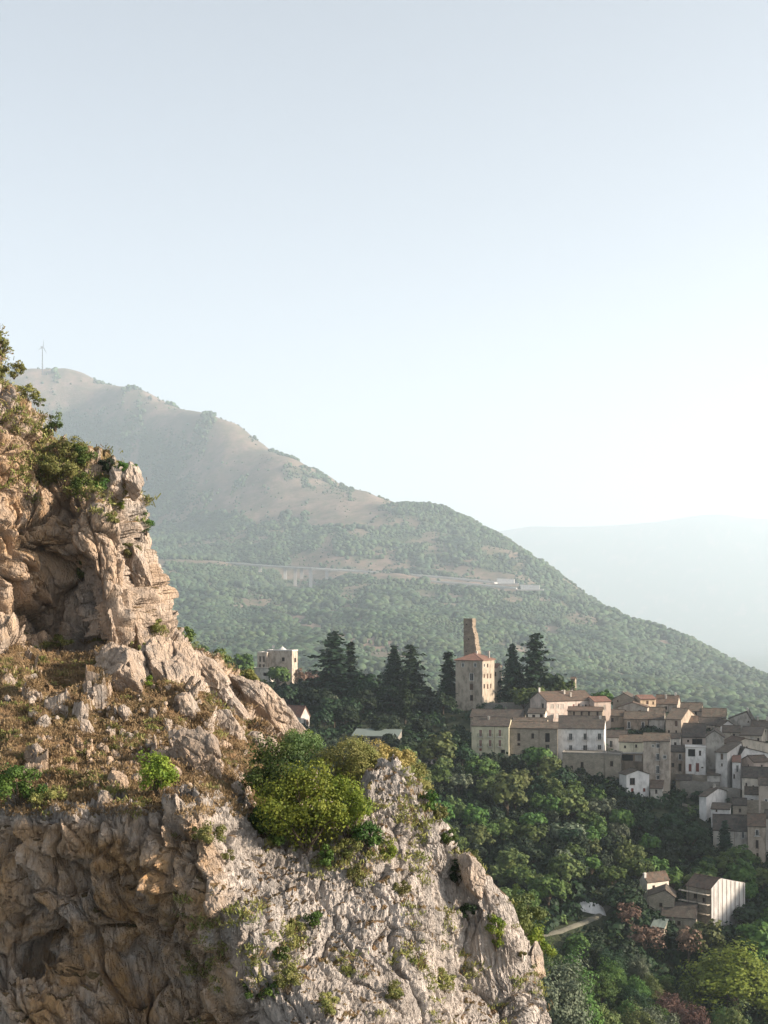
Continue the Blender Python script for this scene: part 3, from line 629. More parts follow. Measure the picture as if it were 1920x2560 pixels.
# ---- boulders and slabs: cut polyhedra with chipped, fractured faces
def rock_mesh(name, size, seed, sub=5, mat=None, cuts=13, rough=1.0):
    bm = bmesh.new(); bmesh.ops.create_icosphere(bm, subdivisions=sub, radius=1)
    co = np.array([v.co[:] for v in bm.verts]); q = np.random.RandomState(seed)
    n = q.normal(size=(cuts, 3)); n /= np.linalg.norm(n, axis=1, keepdims=True); d = q.uniform(0.62, 0.95, cuts)
    dt = co @ n.T; rr = np.where(dt > 0.05, d[None] / np.maximum(dt, 0.05), 9).min(1); rr = np.minimum(rr, 1.15)
    co = co * rr[:, None] * np.array(size)[None]
    s = min(size); L = max(size)
    x, y, z = co[:, 0], co[:, 1], co[:, 2]
    f1, c1 = facets(x / (s * .9) + 3 * seed, y / (s * .9), z / (s * 1.3), seed); f2, c2 = facets(x / (s * .35) + seed, y / (s * .35), z / (s * .5), seed + 1)
    o = (0.16 * s * f1 + 0.09 * s * f2 - 0.10 * s * np.exp(-c1 / 0.06) + 0.10 * s * fbm(x / s * 2, y / s * 2, z / s * 2, 5, seed)) * rough
    nn = co / (np.linalg.norm(co, axis=1, keepdims=True) + 1e-9); co = co + nn * o[:, None]
    for v, c in zip(bm.verts, co): v.co = c
    me = bpy.data.meshes.new(name); bm.to_mesh(me); bm.free()
    me.materials.append(mat or M['rock'])
    at = me.attributes.new('grass', 'FLOAT', 'POINT'); at.data.foreach_set('value', np.zeros(len(co), np.float32))
    at = me.attributes.new('ochre', 'FLOAT', 'POINT'); at.data.foreach_set('value', np.full(len(co), 0.12, np.float32))
    return me
# centre px, half sizes px (across, along), lean in the picture plane (deg, clockwise from upright), label
BOULDERS = [
 (312, 1700, 78, 100, -34, 11, 'big angular boulder with a sunlit top edge, left of the largest grey one'),
 (438, 1700, 74, 112, -22, 12, 'largest grey boulder with mossy right edge wedged against the foot of the crag'),
 (352, 1628, 60, 17, 80, 13, 'thin flat pale slab bridging the two biggest boulders'),
 (552, 1748, 52, 125, -34, 14, 'narrow rough rock rib standing right of the largest grey boulder'),
 (690, 1795, 46, 150, -42, 15, 'long diagonal rock slab forming the right skyline of the grassy slope'),
 (582, 1838, 34, 62, -30, 44, 'short rough rib between the round grey rock and the diagonal boulder'),
 (530, 1690, 38, 52, -28, 45, 'dark cracked block behind the narrow rough rib'),
 (470, 1770, 30, 40, -30, 46, 'grassy topped block under the largest grey boulder'),
 (400, 1905, 36, 30, 20, 47, 'shaded rock heap left of the long diagonal boulder'),
 (508, 1905, 58, 112, -32, 16, 'sunlit long boulder lying diagonally above the big green shrub'),
 (455, 1860, 55, 38, -20, 17, 'brown broken block at the upper end of the diagonal boulder'),
 (640, 1855, 28, 26, 0, 18, 'round grey rock in the dry grass near the end of the skyline slab'),
 (680, 1872, 30, 18, 60, 19, 'low pale rock right of the round grey rock'),
 (292, 1960, 34, 30, 10, 20, 'dark grey boulder beside the small green bush'),
 (262, 1998, 30, 20, 75, 21, 'white limestone rock at the rim in front of the dark grey boulder'),
 (340, 1952, 20, 16, 40, 22, 'small brown rock between the dark boulder and the small bush'),
 (108, 1812, 20, 24, 10, 23, 'upright pale rock high on the left of the grass slope'),
 (98, 1884, 24, 16, 60, 24, 'whitish rock lower on the left of the grass slope'),
 (222, 1832, 32, 16, 70, 25, 'broken flat rock in the middle of the grass slope'),
 (318, 1790, 28, 15, 60, 26, 'pale stone just below the leaning angular boulder'),
 (332, 1200, 32, 46, -12, 27, 'square pillar rock crowning the right corner of the crag'),
 (290, 1195, 22, 34, -5, 28, 'shaded rock block just left of the crowning pillar'),
 (284, 1222, 26, 22, 15, 29, 'rounded light rock on top of the crag below the shaded block'),
 (352, 1352, 24, 28, 5, 30, 'grey jutting block on the right edge of the crag face'),
 (345, 1430, 28, 62, -18, 31, 'tall slab leaning on the crag face under the jutting block'),
 (556, 2000, 20, 14, 60, 32, 'pale rock on the rim of the lower cliff left of the large bright shrub'),
 (560, 1868, 26, 18, 50, 33, 'weathered rock half sunk in dry grass right of the diagonal boulder'),
 (1336, 2412, 26, 52, -5, 34, 'squat rock pinnacle bulging from the right edge of the lower cliff'),
 (1180, 2190, 30, 62, -32, 35, 'pointed leaning slab on the right shoulder of the lower cliff'),
]
for u, v, a, b, ang, seed, lab in BOULDERS:
    h = hit(u, v)
    if h is None: h = hit(u - 25, v + 20)
    if h is None: h = (Vector(P(u, v, 56)), Vector((0, -1, 0)), 56)
    Yd = h[0].y; k = Yd / F
    big = max(a, b) > 60
    me = rock_mesh('boulder', (a * k, min(a, b) * k * 1.1, b * k), seed, 6 if big else 4)
    o = link('boulder', me)
    o.rotation_euler = (0, R(ang), 0) if True else (0, 0, 0)
    c = Vector(((u - UC) / F * Yd, Yd - min(a, b) * k * 0.12, (VH - v) / F * Yd)); o.location = c
    tag(o, lab, 'boulder')
# loose stones in the grass
rq = np.random.RandomState(8)
stone_meshes = [rock_mesh('stone', (1, .9, .7), 50 + i, 3) for i in range(4)]
gl = 0
for i in range(240):
    if i < 70: u, v = rq.normal(300, 50), rq.normal(1900, 55)
    else: u, v = rq.uniform(20, 600), rq.uniform(1680, 1990)
    h = hit(u, v)
    if h is None or h[0].y > 75: continue
    o = link('stone', stone_meshes[i % 4], None, h[0]); s = rq.uniform(0.05, 0.17) * (2.0 if rq.rand() < .15 else 1)
    o.scale = (s, s, s); o.rotation_euler = (rq.uniform(0, 3), rq.uniform(0, 3), rq.uniform(0, 3))
    tag(o, 'small loose limestone fragment lying in the scree on the dry grass slope', 'stone', 'loose stones on the grass slope')

# ================================================================== VILLAGE
def quadgrid(mb, fn, w, z0, z1, holes, inward, mi=0, dep=0.24):
    """a wall face with real openings and their reveals; fn(s, z) gives a point"""
    ss = sorted({0.0, w} | {h[0] for h in holes} | {h[1] for h in holes}); zz = sorted({z0, z1} | {h[2] for h in holes} | {h[3] for h in holes})
    for i in range(len(ss) - 1):
        for j in range(len(zz) - 1):
            a, b, c, d = ss[i], ss[i + 1], zz[j], zz[j + 1]; ms, mz = (a + b) / 2, (c + d) / 2
            if any(h[0] < ms < h[1] and h[2] < mz < h[3] for h in holes): continue
            mb.add([fn(a, c), fn(b, c), fn(b, d), fn(a, d)], [(0, 1, 2, 3)], mi)
    for h in holes:
        dp = h[4] if len(h) > 4 else dep
        q = [fn(h[0], h[2]), fn(h[1], h[2]), fn(h[1], h[3]), fn(h[0], h[3])]; r = [tuple(Vector(p_) + inward * dp) for p_ in q]
        mb.add(q + r, [(0, 4, 5, 1), (1, 5, 6, 2), (2, 6, 7, 3), (3, 7, 4, 0)], mi)

def frame_local(o, ex, ez, ey):  # returns fn(s, z, d) -> local point
    return lambda s, z, d=0.0: tuple(Vector(o) + ex * s + ez * z + ey * d)

def boxf(mb, f, s0, s1, z0, z1, d0, d1, mi=0):
    pts_ = [f(s0, z0, d0), f(s1, z0, d0), f(s1, z0, d1), f(s0, z0, d1), f(s0, z1, d0), f(s1, z1, d0), f(s1, z1, d1), f(s0, z1, d1)]
    mb.add(pts_, [(3, 2, 1, 0), (4, 5, 6, 7), (0, 1, 5, 4), (1, 2, 6, 5), (2, 3, 7, 6), (3, 0, 4, 7)], mi)

def window(root, f, s0, s1, z0, z1, kind, dp=0.24):
    """window > frame, pane, shutters ... built in the opening of its wall"""
    w, h = s1 - s0, z1 - z0; t = 0.07
    closed = {'c': 'wood', 'r': 'redwood', 'p': 'pale', 'd': 'wood', 'D': 'redwood'}.get(kind)
    if kind == 'a':
        m_ = MB(); boxf(m_, f, s0, s1, z0, z1, dp - 0.03, dp); m_.build('opening', M['void'], root); return
    if closed:
        m_ = MB(); boxf(m_, f, s0, s0 + w / 2 - 0.02, z0, z1, 0.10, 0.15); boxf(m_, f, s0 + w / 2 + 0.02, s1, z0, z1, 0.10, 0.15); boxf(m_, f, s0, s1, z0, z1, 0.151, 0.17)
        o = m_.build('door' if kind in 'dD' else 'window', M[closed], root)
        m2 = MB(); boxf(m2, f, s0 - 0.1, s1 + 0.1, z0 - 0.1, z0 - 0.01, -0.07, 0.05); m2.build('sill', M['concrete'], o); return
    m_ = MB()
    fm = M['wood'] if kind in 'k' else M['frame']
    for a, b, c, d in ((s0, s1, z0, z0 + t), (s0, s1, z1 - t, z1), (s0, s0 + t, z0 + t, z1 - t), (s1 - t, s1, z0 + t, z1 - t), (s0 + w / 2 - t / 2, s0 + w / 2 + t / 2, z0 + t, z1 - t)):
        boxf(m_, f, a, b, c, d, 0.14, 0.20)
    if kind in 'wsb':   # pale plaster surround
        e = 0.12
        for a, b, c, d in ((s0 - e, s1 + e, z1, z1 + e), (s0 - e, s0, z0, z1), (s1, s1 + e, z0, z1)): boxf(m_, f, a, b, c, d, -0.02, 0.02)
    boxf(m_, f, s0 - 0.12, s1 + 0.12, z0 - 0.09, z0, -0.08, 0.06)
    o = m_.build('window', fm, root)
    m2 = MB(); boxf(m2, f, s0 + 0.01, s1 - 0.01, z0 + 0.01, z1 - 0.01, 0.205, 0.23); m2.build('pane', M['redwood'] if kind == 'g' else M['void'] if kind == 'k' else M['glass'], o)
    if kind in 's':
        for a, b in ((s0 - w * 0.5 - 0.02, s0 - 0.02), (s1 + 0.02, s1 + w * 0.5 + 0.02)):
            m3 = MB(); boxf(m3, f, a, b, z0, z1, -0.07, -0.025); m3.build('shutter', M['redwood'], o)
    if kind in 'bgB':
        m4 = MB(); boxf(m4, f, s0 - 0.45, s1 + 0.45, z0 - 0.16, z0 - 0.04, -0.75, -0.002); bo = m4.build('balcony', M['concrete'], root)
        m5 = MB(); a, b = s0 - 0.4, s1 + 0.4; n = max(6, int((b - a) / 0.22))
        for i in range(n + 1):
            s = a + (b - a) * i / n; boxf(m5, f, s - 0.02, s + 0.02, z0 - 0.04, z0 + 0.9, -0.72, -0.68)
        for s in (a, b): 
            for y_ in (-0.5, -0.28): boxf(m5, f, s - 0.02, s + 0.02, z0 - 0.04, z0 + 0.9, y_ - .02, y_ + .02)
        boxf(m5, f, a - .02, b + .02, z0 + 0.9, z0 + 0.95, -0.73, -0.67); boxf(m5, f, a - .02, a + .03, z0 + 0.9, z0 + 0.95, -0.668, -0.03); boxf(m5, f, b - .03, b + .02, z0 + 0.9, z0 + 0.95, -0.668, -0.03)
        m5.build('railing', M['green_iron'] if kind == 'g' else M['iron'], bo)

RN = np.random.RandomState(77)
def roof_slab(mb, a, b, c, d, th=0.2, n=7, m_=4):
    """a b = eave left/right, c d = ridge right/left, with uneven rows of tiles"""
    a, b, c, d = map(Vector, (a, b, c, d)); nn = (b - a).cross(d - a).normalized(); off = nn * th
    g = []
    for j in range(m_ + 1):
        for i in range(n + 1):
            s, t = i / n, j / m_; p_ = (a * (1 - s) + b * s) * (1 - t) + (d * (1 - s) + c * s) * t
            wob = RN.uniform(-0.06, 0.06) if 0 < j < m_ or 0 < i < n else 0
            g.append(tuple(p_ + nn * wob))
    mb.add(g, [(j * (n + 1) + i, j * (n + 1) + i + 1, (j + 1) * (n + 1) + i + 1, (j + 1) * (n + 1) + i) for j in range(m_) for i in range(n)])
    lo = [p_ - off for p_ in (a, b, c, d)]; hi = [a, b, c, d]
    q = [tuple(x) for x in hi + lo]
    mb.add(q, [(7, 6, 5, 4), (0, 4, 5, 1), (1, 5, 6, 2), (2, 6, 7, 3), (3, 7, 4, 0)])

HOUSES = []
def house(label, uL, uR, vE, vB, Y, th=-8, dep=8.0, uS=None, roof='gx', rise=1.6, rp=0.5, eb=0.0, wall='beige', rf='tile', win=(), swin=(), chim=(), name='house', cat='house', ext=8.0, ov=0.4, mats2=None, group=None):
    if -16 < th < 0: th -= 7
    th = R(th); ex = Vector((math.cos(th), math.sin(th), 0)); ey = Vector((-math.sin(th), math.cos(th), 0)); ez = Vector((0, 0, 1))
    kL, kR = (uL - UC) / F, (uR - UC) / F; A = Vector((kL * Y, Y, 0))
    w = (kR * Y - A.x) / (ex.x - kR * ex.y); zb = (VH - vB) / F * Y; E = (VH - vE) / F * Y - zb
    Bp = A + ex * w; left = th > 0
    Q = A if left else Bp
    def st(u): k_ = (u - UC) / F; return (k_ * Q.y - Q.x) / (ey.x - k_ * ey.y)
    if uS is not None: dep = max(3.0, min(30, st(uS)))
    root = empty(name, (A.x, A.y, zb), th); tag(root, label, cat, group)
    X1, Y1, Z1 = Vector((1, 0, 0)), Vector((0, 1, 0)), Vector((0, 0, 1))
    ff = frame_local((0, 0, 0), X1, Z1, Y1)
    fs = frame_local((0, 0, 0), Y1, Z1, X1) if left else frame_local((w, 0, 0), Y1, Z1, -X1)
    def fpix(u, v, wp, hp):
        k_ = (u - UC) / F; s = (k_ * Y - A.x) / (ex.x - k_ * ex.y); y_ = Y + s * ex.y; z = (VH - v) / F * y_ - zb
        ww = max(0.45, wp / F * y_ / (ex.x - k_ * ex.y)); hh = hp / F * y_
        return s - ww / 2, s + ww / 2, z - hh / 2, z + hh / 2
    def spix(u, v, wp, hp):
        s = st(u); y_ = Q.y + s * ey.y; z = (VH - v) / F * y_ - zb
        ww = max(0.5, min(2.0, abs(st(u + wp / 2) - st(u - wp / 2)))); hh = hp / F * y_
        return s - ww / 2, s + ww / 2, z - hh / 2, z + hh / 2
    fh, sh = [], []
    if not win and w > 4 and E > 2.4 and roof != 'flat':
        nn_ = max(1, int(w / 4.5)); fh = [(w * (i + .5) / nn_ - .35 + RN.uniform(-.4, .4), w * (i + .5) / nn_ + .35, E - 1.9, E - 0.9, 0.24, 'k') for i in range(nn_)]; fh = [(a, max(b, a + .6), c, d, e, f) for a, b, c, d, e, f in fh]
    if not swin and dep > 6 and E > 2.6 and (uS is not None or abs(math.degrees(th)) > 11):
        sh = [(dep * .4, dep * .4 + .8, E - 2.3, E - 1.1, 0.24, 'c')]
        if E > 6: sh.append((dep * .4, dep * .4 + .8, E - 5.6, E - 4.2, 0.24, 'k'))
    for a in win:
        s0, s1, z0, z1 = fpix(*a[:4])
        if s0 > 0.15 and s1 < w - 0.15 and z1 < E - 0.05: fh.append((s0, s1, z0, z1, 1.6 if a[4] == 'a' else 0.24, a[4]))
    for a in swin:
        s0, s1, z0, z1 = spix(*a[:4])
        if s0 > 0.15 and s1 < dep - 0.15 and z1 < E - 0.05: sh.append((s0, s1, z0, z1, 0.24, a[4]))
    mb = MB()
    quadgrid(mb, lambda s, z: ff(s, z), w, -ext, E, [h[:5] for h in fh], Y1)
    quadgrid(mb, lambda s, z: fs(s, z), dep, -ext, E, [h[:5] for h in sh], X1 if left else -X1)
    ox = w if left else 0.0
    mb.add([(ox, 0, -ext), (ox, dep, -ext), (ox, dep, E), (ox, 0, E)], [(0, 1, 2, 3)])
    mb.add([(0, dep, -ext), (w, dep, -ext), (w, dep, E), (0, dep, E)], [(3, 2, 1, 0)])
    T = 0.2
    if roof in ('gx', 'shed'):
        ry = dep * (rp if roof == 'gx' else 1.0)
        for x_ in (0, w):
            if roof == 'gx': mb.add([(x_, 0, E), (x_, dep, E), (x_, dep, E + eb), (x_, ry, E + rise)], [(0, 1, 2, 3)])
            else: mb.add([(x_, 0, E), (x_, dep, E), (x_, dep, E + rise)], [(0, 1, 2)])
        if roof == 'shed' or eb > 0: 
            e2 = rise if roof == 'shed' else eb
            mb.add([(0, dep, E), (w, dep, E), (w, dep, E + e2), (0, dep, E + e2)], [(0, 1, 2, 3)])
    elif roof == 'gy':
        rx = w * rp
        for y_ in (0, dep): mb.add([(0, y_, E), (w, y_, E), (rx, y_, E + rise)], [(0, 1, 2)])
    mb.build('wall', M[wall], root)
    for h in fh: window(root, ff, h[0], h[1], h[2], h[3], h[5], h[4])
    for h in sh: window(root, fs, h[0], h[1], h[2], h[3], h[5], h[4])
    rb = MB(); o_ = ov; g = 0.18
    if roof == 'gx':
        s1 = rise / ry; s2 = (rise - eb) / max(0.5, dep - ry); t_ = T
        roof_slab(rb, (-g, -o_, E - o_ * s1 + t_), (w + g, -o_, E - o_ * s1 + t_), (w + g, ry, E + rise + t_), (-g, ry, E + rise + t_))
        roof_slab(rb, (w + g, dep + o_, E + eb - o_ * s2 + t_), (-g, dep + o_, E + eb - o_ * s2 + t_), (-g, ry + 0.003, E + rise + t_ - .01), (w + g, ry + 0.003, E + rise + t_ - .01))
        rb.tube((-g, ry, E + rise + t_ + 0.02), (w + g, ry, E + rise + t_ + 0.02), 0.13, 0.13, 6)
    elif roof == 'shed':
        s1 = rise / dep; roof_slab(rb, (-g, -o_, E - o_ * s1 + T), (w + g, -o_, E - o_ * s1 + T), (w + g, dep + g, E + rise + g * s1 + T), (-g, dep + g, E + rise + g * s1 + T))
    elif roof == 'gy':
        s1 = rise / rx; s2 = rise / (w - rx)
        roof_slab(rb, (-o_, dep + g, E - o_ * s1 + T), (-o_, -g, E - o_ * s1 + T), (rx, -g, E + rise + T), (rx, dep + g, E + rise + T))
        roof_slab(rb, (w + o_, -g, E - o_ * s2 + T), (w + o_, dep + g, E - o_ * s2 + T), (rx + .003, dep + g, E + rise + T - .01), (rx + .003, -g, E + rise + T - .01))
        rb.tube((rx, -g, E + rise + T + 0.02), (rx, dep + g, E + rise + T + 0.02), 0.13, 0.13, 6)
    elif roof == 'hip':
        hw = min(w, dep) / 2 + o_; L0, L1 = (-o_, -o_), (w + o_, dep + o_); z0 = E + 0.05; z1 = E + rise + T
        if w >= dep: r0, r1 = (-o_ + hw, dep / 2, z1), (w + o_ - hw, dep / 2, z1)
        else: r0, r1 = (w / 2, -o_ + hw, z1), (w / 2, dep + o_ - hw, z1)
        c = [(-o_, -o_, z0), (w + o_, -o_, z0), (w + o_, dep + o_, z0), (-o_, dep + o_, z0)]; cl = [(x_, y_, z_ - T) for x_, y_, z_ in c]
        if w >= dep: fs_ = [(0, 1, 5, 4), (1, 2, 5), (2, 3, 4, 5), (3, 0, 4)]
        else: fs_ = [(0, 1, 4), (1, 2, 5, 4), (2, 3, 5), (3, 0, 4, 5)]
        rb.add(c + [r0, r1] + cl, fs_ + [(0, 6, 7, 1), (1, 7, 8, 2), (2, 8, 9, 3), (3, 9, 6, 0), (9, 8, 7, 6)])
        rb.tube(r0, r1, 0.12, 0.12)
        for a_, b_ in ((0, r0), (3, r0 if w >= dep else r1), (1, r1 if w >= dep else r0), (2, r1)): rb.tube(c[a_], b_, 0.1, 0.1, 5)
    elif roof == 'flat':
        rb.box((w / 2, dep / 2, E + 0.08), (w + 0.3, dep + 0.3, 0.16))
        for a_, b_, c_, d_ in ((-0.15, w + .15, -0.15, 0.12), (-0.15, w + .15, dep - .12, dep + .15), (-.15, .12, .121, dep - .121), (w - .12, w + .15, .121, dep - .121)):
            rb.box(((a_ + b_) / 2, (c_ + d_) / 2, E + 0.16 + rise / 2), (b_ - a_, d_ - c_, rise))
    ro = rb.build('roof', M[rf], root)
    for cx, cy, ch in chim:
        x_, y_ = w * cx, dep * cy
        if roof == 'gx': zr = E + (rise * y_ / ry if y_ < ry else rise - (rise - eb) * (y_ - ry) / (dep - ry))
        elif roof == 'gy': zr = E + rise * (x_ / rx if x_ < rx else (w - x_) / (w - rx))
        elif roof == 'shed': zr = E + rise * y_ / dep
        else: zr = E + 0.2
        cb = MB(); cb.box((x_, y_, zr + ch / 2 - 0.2), (0.6, 0.5, ch + 0.4)); cb.box((x_, y_, zr + ch + 0.06), (0.8, 0.7, 0.12)); cb.box((x_, y_, zr + ch + 0.2), (0.5, 0.4, 0.16))
        cb.build('chimney', M['pale'], ro)
    # gutter pipe and eave boards
    if w > 7 and roof in ('gx', 'shed', 'hip'):
        pb = MB(); pb.tube((w * 0.62, -0.07, E - 0.1), (w * 0.62, -0.07, -3), 0.05, 0.05, 5); pb.build('drainpipe', M['wood'], root)
    if len(HOUSES) % 4 == 1 and roof != 'flat' and chim:
        ab = MB(); ax, ay = w * 0.5, dep * 0.45; az = E + rise * 0.7; ab.tube((ax, ay, az), (ax, ay, az + 2.6), 0.04, 0.03, 5)
        for zz_, ll in ((2.4, .7), (2.1, .9), (1.8, 1.1)): ab.box((ax, ay, az + zz_), (ll, 0.04, 0.04), 0.5)
        ab.build('antenna', M['iron'], ro)
    HOUSES.append((A.x, A.y, w, dep, th))
    root['_w'] = 0; del root['_w']
    return root, w, dep, E, zb

def W1(x, y): return (1100 + x / 3.95, 1500 + y / 3.95)
def W2(x, y): return (1500 + x / 3.95, 1680 + y / 3.95)
def ws(fn, lst, kind=None):
    out = []
    for a in lst:
        u, v = fn(a[0], a[1]); out.append((u, v, a[2] / 3.95, a[3] / 3.95, a[4] if len(a) > 4 else kind))
    return out

# --- tall house with the ruined tower behind it
house('tall four storey beige house with red hipped roof before the ruined tower', 1139, 1206, 1650, 1760, 478, -24, uS=1236, roof='hip', rise=2.1, wall='beige', rf='tile_red', name='tall_house',
      win=ws(W1, [(225, 642, 22, 38, 'w'), (347, 642, 22, 38, 'w'), (311, 760, 34, 74, 'w'), (311, 858, 34, 62, 'c'), (311, 965, 30, 54, 'k')]),
      swin=ws(W1, [(437, 645, 12, 34, 'w'), (470, 645, 12, 34, 'k'), (437, 750, 14, 40, 'c'), (470, 750, 14, 50, 'c'), (437, 850, 14, 40, 'k'), (470, 855, 14, 50, 'c'), (500, 750, 12, 46, 'c'), (500, 850, 12, 46, 'c')]), chim=[(0.55, 0.5, 2.6), (0.9, 0.75, 2.6)])
house('narrow reddish roofed annex between the tall house and the dark spruce', 1226, 1243, 1668, 1760, 492, -14, dep=6, roof='gx', rise=1.0, wall='cream', rf='tile_red', win=ws(W1, [(548, 730, 16, 40, 'k'), (560, 840, 14, 40, 'k')]))
# ruined tower: broken right edge, built of courses
def ruin_tower():
    Y = 494; root = empty('ruined_tower', P(1159, 1762, Y), R(-24)); tag(root, 'tall ruined medieval stone tower with a broken ragged right edge above the red hipped roof', 'tower')
    s = Y / F; zb = P(0, 1762, Y)[2]
    prof = [(1762, 44), (1660, 43), (1632, 41), (1612, 36), (1598, 35), (1584, 32), (1574, 29), (1569, 25), (1564, 28), (1557, 28), (1552, 26), (1546, 26)]
    n = 60; zt = P(0, 1546, Y)[2] - zb; D_ = 6.0; ex_k = 1 / math.cos(R(24))
    g = MB(); q = np.random.RandomState(2); rows = []
    for i in range(n + 1):
        z = zt * i / n; v = VH - (z + zb) / Y * F
        w = np.interp(v, [a for a, b in prof][::-1], [b for a, b in prof][::-1]) * s * 0.86
        w += q.uniform(-0.16, 0.16); dd = D_ * (0.35 + 0.55 * (w / 5.6))
        rows.append((z, w, dd))
    ring = 12
    pts_ = []
    for z, w, dd in rows:
        base = [(0, 0), (w * .25, 0), (w * .5, 0), (w * .75, 0), (w, 0), (w * 1.0, dd * .33), (w * .93, dd * .66), (w * .95, dd), (w * .6, dd), (w * .3, dd), (0, dd), (0, dd * .5)]
        for x_, y_ in base: pts_.append((x_ + q.uniform(-.07, .07), y_ + q.uniform(-.08, .08), z))
    fs_ = [(j * ring + i, j * ring + (i + 1) % ring, (j + 1) * ring + (i + 1) % ring, (j + 1) * ring + i) for j in range(n) for i in range(ring)]
    g.add(pts_, fs_ + [tuple(range(n * ring, n * ring + ring))])
    g.build('masonry', M['towerstone'], root)
    for k_ in range(2, 10):
        r_ = rows[n - 2 - k_ * 4]; b_ = MB(); b_.box((r_[1] - 0.1, 0.4 + (k_ % 3) * 0.5, r_[0]), (0.5, 0.6, 0.35), 0.2 * k_); b_.build('stone_block', M['towerstone'], root)
    for (cx, cz) in ((1.2, zt - 2.2), (2.0, zt - 7.5), (1.0, zt - 12)):
        b_ = MB(); b_.box((cx, -0.06, cz), (0.35, 0.1, 0.5)); b_.build('putlog_hole', M['void'], root)
ruin_tower()

# --- front row
house('pale yellow house with six red shuttered windows and green balconies, left in the front row', 1179, 1272, 1814, 1888, 421, -6, dep=9, rise=2.3, wall='yellow', rf='tile_dark', chim=[(0.42, 0.35, 0.9)],
      win=ws(W1, [(400, 1315, 26, 70, 'B'), (495, 1315, 28, 70, 'g'), (590, 1315, 26, 70, 'g')], None)[0:0] + ws(W1, [(400, 1315, 27, 68, 'g'), (495, 1315, 27, 68, 'g'), (590, 1315, 27, 68, 'g'), (400, 1415, 27, 66, 'g'), (495, 1415, 27, 66, 'g'), (590, 1415, 27, 66, 'g'), (400, 1478, 24, 24, 'D'), (620, 1500, 44, 44, 'a')]))
house('bare grey stone house with tall dark openings between the yellow house and the white house', 1272.5, 1394, 1820, 1890, 420, -4, dep=9, rise=1.5, wall='stone', rf='tile',
      win=ws(W1, [(778, 1352, 28, 74, 'k'), (915, 1342, 26, 50, 'k'), (1060, 1360, 46, 90, 'a'), (778, 1425, 28, 24, 'k'), (1060, 1450, 36, 40, 'k')]))
house('long white house with three columns of small iron balconies in the front row', 1394.5, 1510, 1820, 1898, 419, -5, dep=12, rise=3.2, wall='white', rf='tile_dark', chim=[(0.9, 0.4, 0.8)],
      win=ws(W1, [(1290, 1350, 32, 64, 'b'), (1433, 1350, 32, 64, 'b'), (1575, 1350, 32, 64, 'b'), (1290, 1462, 30, 56, 'b'), (1433, 1462, 40, 56, 'b'), (1575, 1455, 34, 48, 'b')]))
house('long low stone terrace building with flat coping under the white balcony house', 1406, 1512, 1884, 1960, 409, -5, dep=7, roof='flat', rise=0.3, wall='stone', rf='greystone', name='terrace_building', cat='building',
      win=ws(W1, [(1403, 1625, 28, 50, 'k'), (1300, 1650, 24, 30, 'k')]))
house('stone retaining house with one arched window below the small white door house', 1512.5, 1552, 1888, 1965, 406, -6, dep=7, roof='flat', rise=0.4, wall='stone', rf='greystone', name='terrace_building', cat='building', win=ws(W2, [(115, 905, 30, 50, 'k')]))
# --- second row
house('long shaded building with dark tiled roof behind the yellow house', 1176, 1306, 1793, 1815, 440, -6, dep=9, rise=2.2, wall='stone', rf='tile_dark', win=ws(W1, [(460, 1165, 40, 20, 'k'), (640, 1165, 40, 20, 'k')]))
house('small cream house with two square windows between the dark roof and the pink facade', 1320, 1362, 1783, 1815, 437, -6, dep=6, rise=1.2, wall='cream', rf='tile_dark', win=ws(W1, [(925, 1147, 30, 30, 'k'), (1000, 1143, 30, 30, 'k')]))
house('low cream lean-to with a mossy tiled roof over the grey stone house', 1282, 1366, 1805, 1822, 432, -5, dep=7, rise=1.0, wall='cream', rf='tile', win=ws(W1, [(828, 1225, 26, 20, 'k'), (905, 1225, 20, 20, 'k'), (985, 1225, 26, 18, 'k')]))
house('long sunlit pink house with rows of closed shutters and a big gable facing left', 1367, 1484, 1753, 1815, 446, 24, uS=1325, rise=2.6, wall='pink', rf='tile_brown', chim=[(0.02, .5, 1.3), (0.5, 0.35, 1.2), (0.58, 0.2, 1.2)],
      win=ws(W1, [(1107, 1050, 30, 44, 'p'), (1158, 1050, 30, 44, 'p'), (1205, 1050, 30, 44, 'p'), (1107, 1142, 28, 44, 'p'), (1158, 1140, 28, 44, 'p'), (1205, 1138, 26, 40, 'p'), (1320, 1055, 16, 50, 'r'), (1370, 1040, 18, 36, 'c'), (1413, 1050, 16, 34, 'w'), (1440, 1060, 20, 56, 'k'), (1068, 1195, 12, 16, 'k')]), swin=ws(W1, [(1013, 1045, 24, 46, 'k')]))
house('low tan house with a row of four small windows right below the long pink house', 1419, 1506, 1777, 1808, 438, -5, dep=8, rise=0.9, wall='tan', rf='tile_brown',
      win=ws(W1, [(1323, 1120, 18, 36, 'k'), (1397, 1120, 18, 36, 'k'), (1471, 1122, 18, 40, 'k'), (1555, 1122, 18, 40, 'k'), (1362, 1166, 24, 20, 'k'), (1515, 1168, 20, 22, 'k')]))
house('rosy plastered house with one shuttered window at the right end of the long pink house', 1486, 1527, 1754, 1785, 449, 20, dep=7, rise=1.2, wall='pink', rf='tile_red', win=ws(W2, [(42, 350, 24, 50, 'p'), (0, 350, 20, 46, 'p')]))
house('small square stone turret house with a tiled cap among trees on the crest', 1427, 1437, 1698, 1745, 476, -20, dep=2.6, roof='gx', rise=0.5, wall='stone', rf='tile_brown', name='turret', cat='tower')
house('flat roofed white shed on the crest between the trees and the long pink roof', 1404, 1427, 1729, 1750, 462, -8, dep=4, roof='flat', rise=0.2, wall='white', rf='concrete', name='shed', cat='shed')
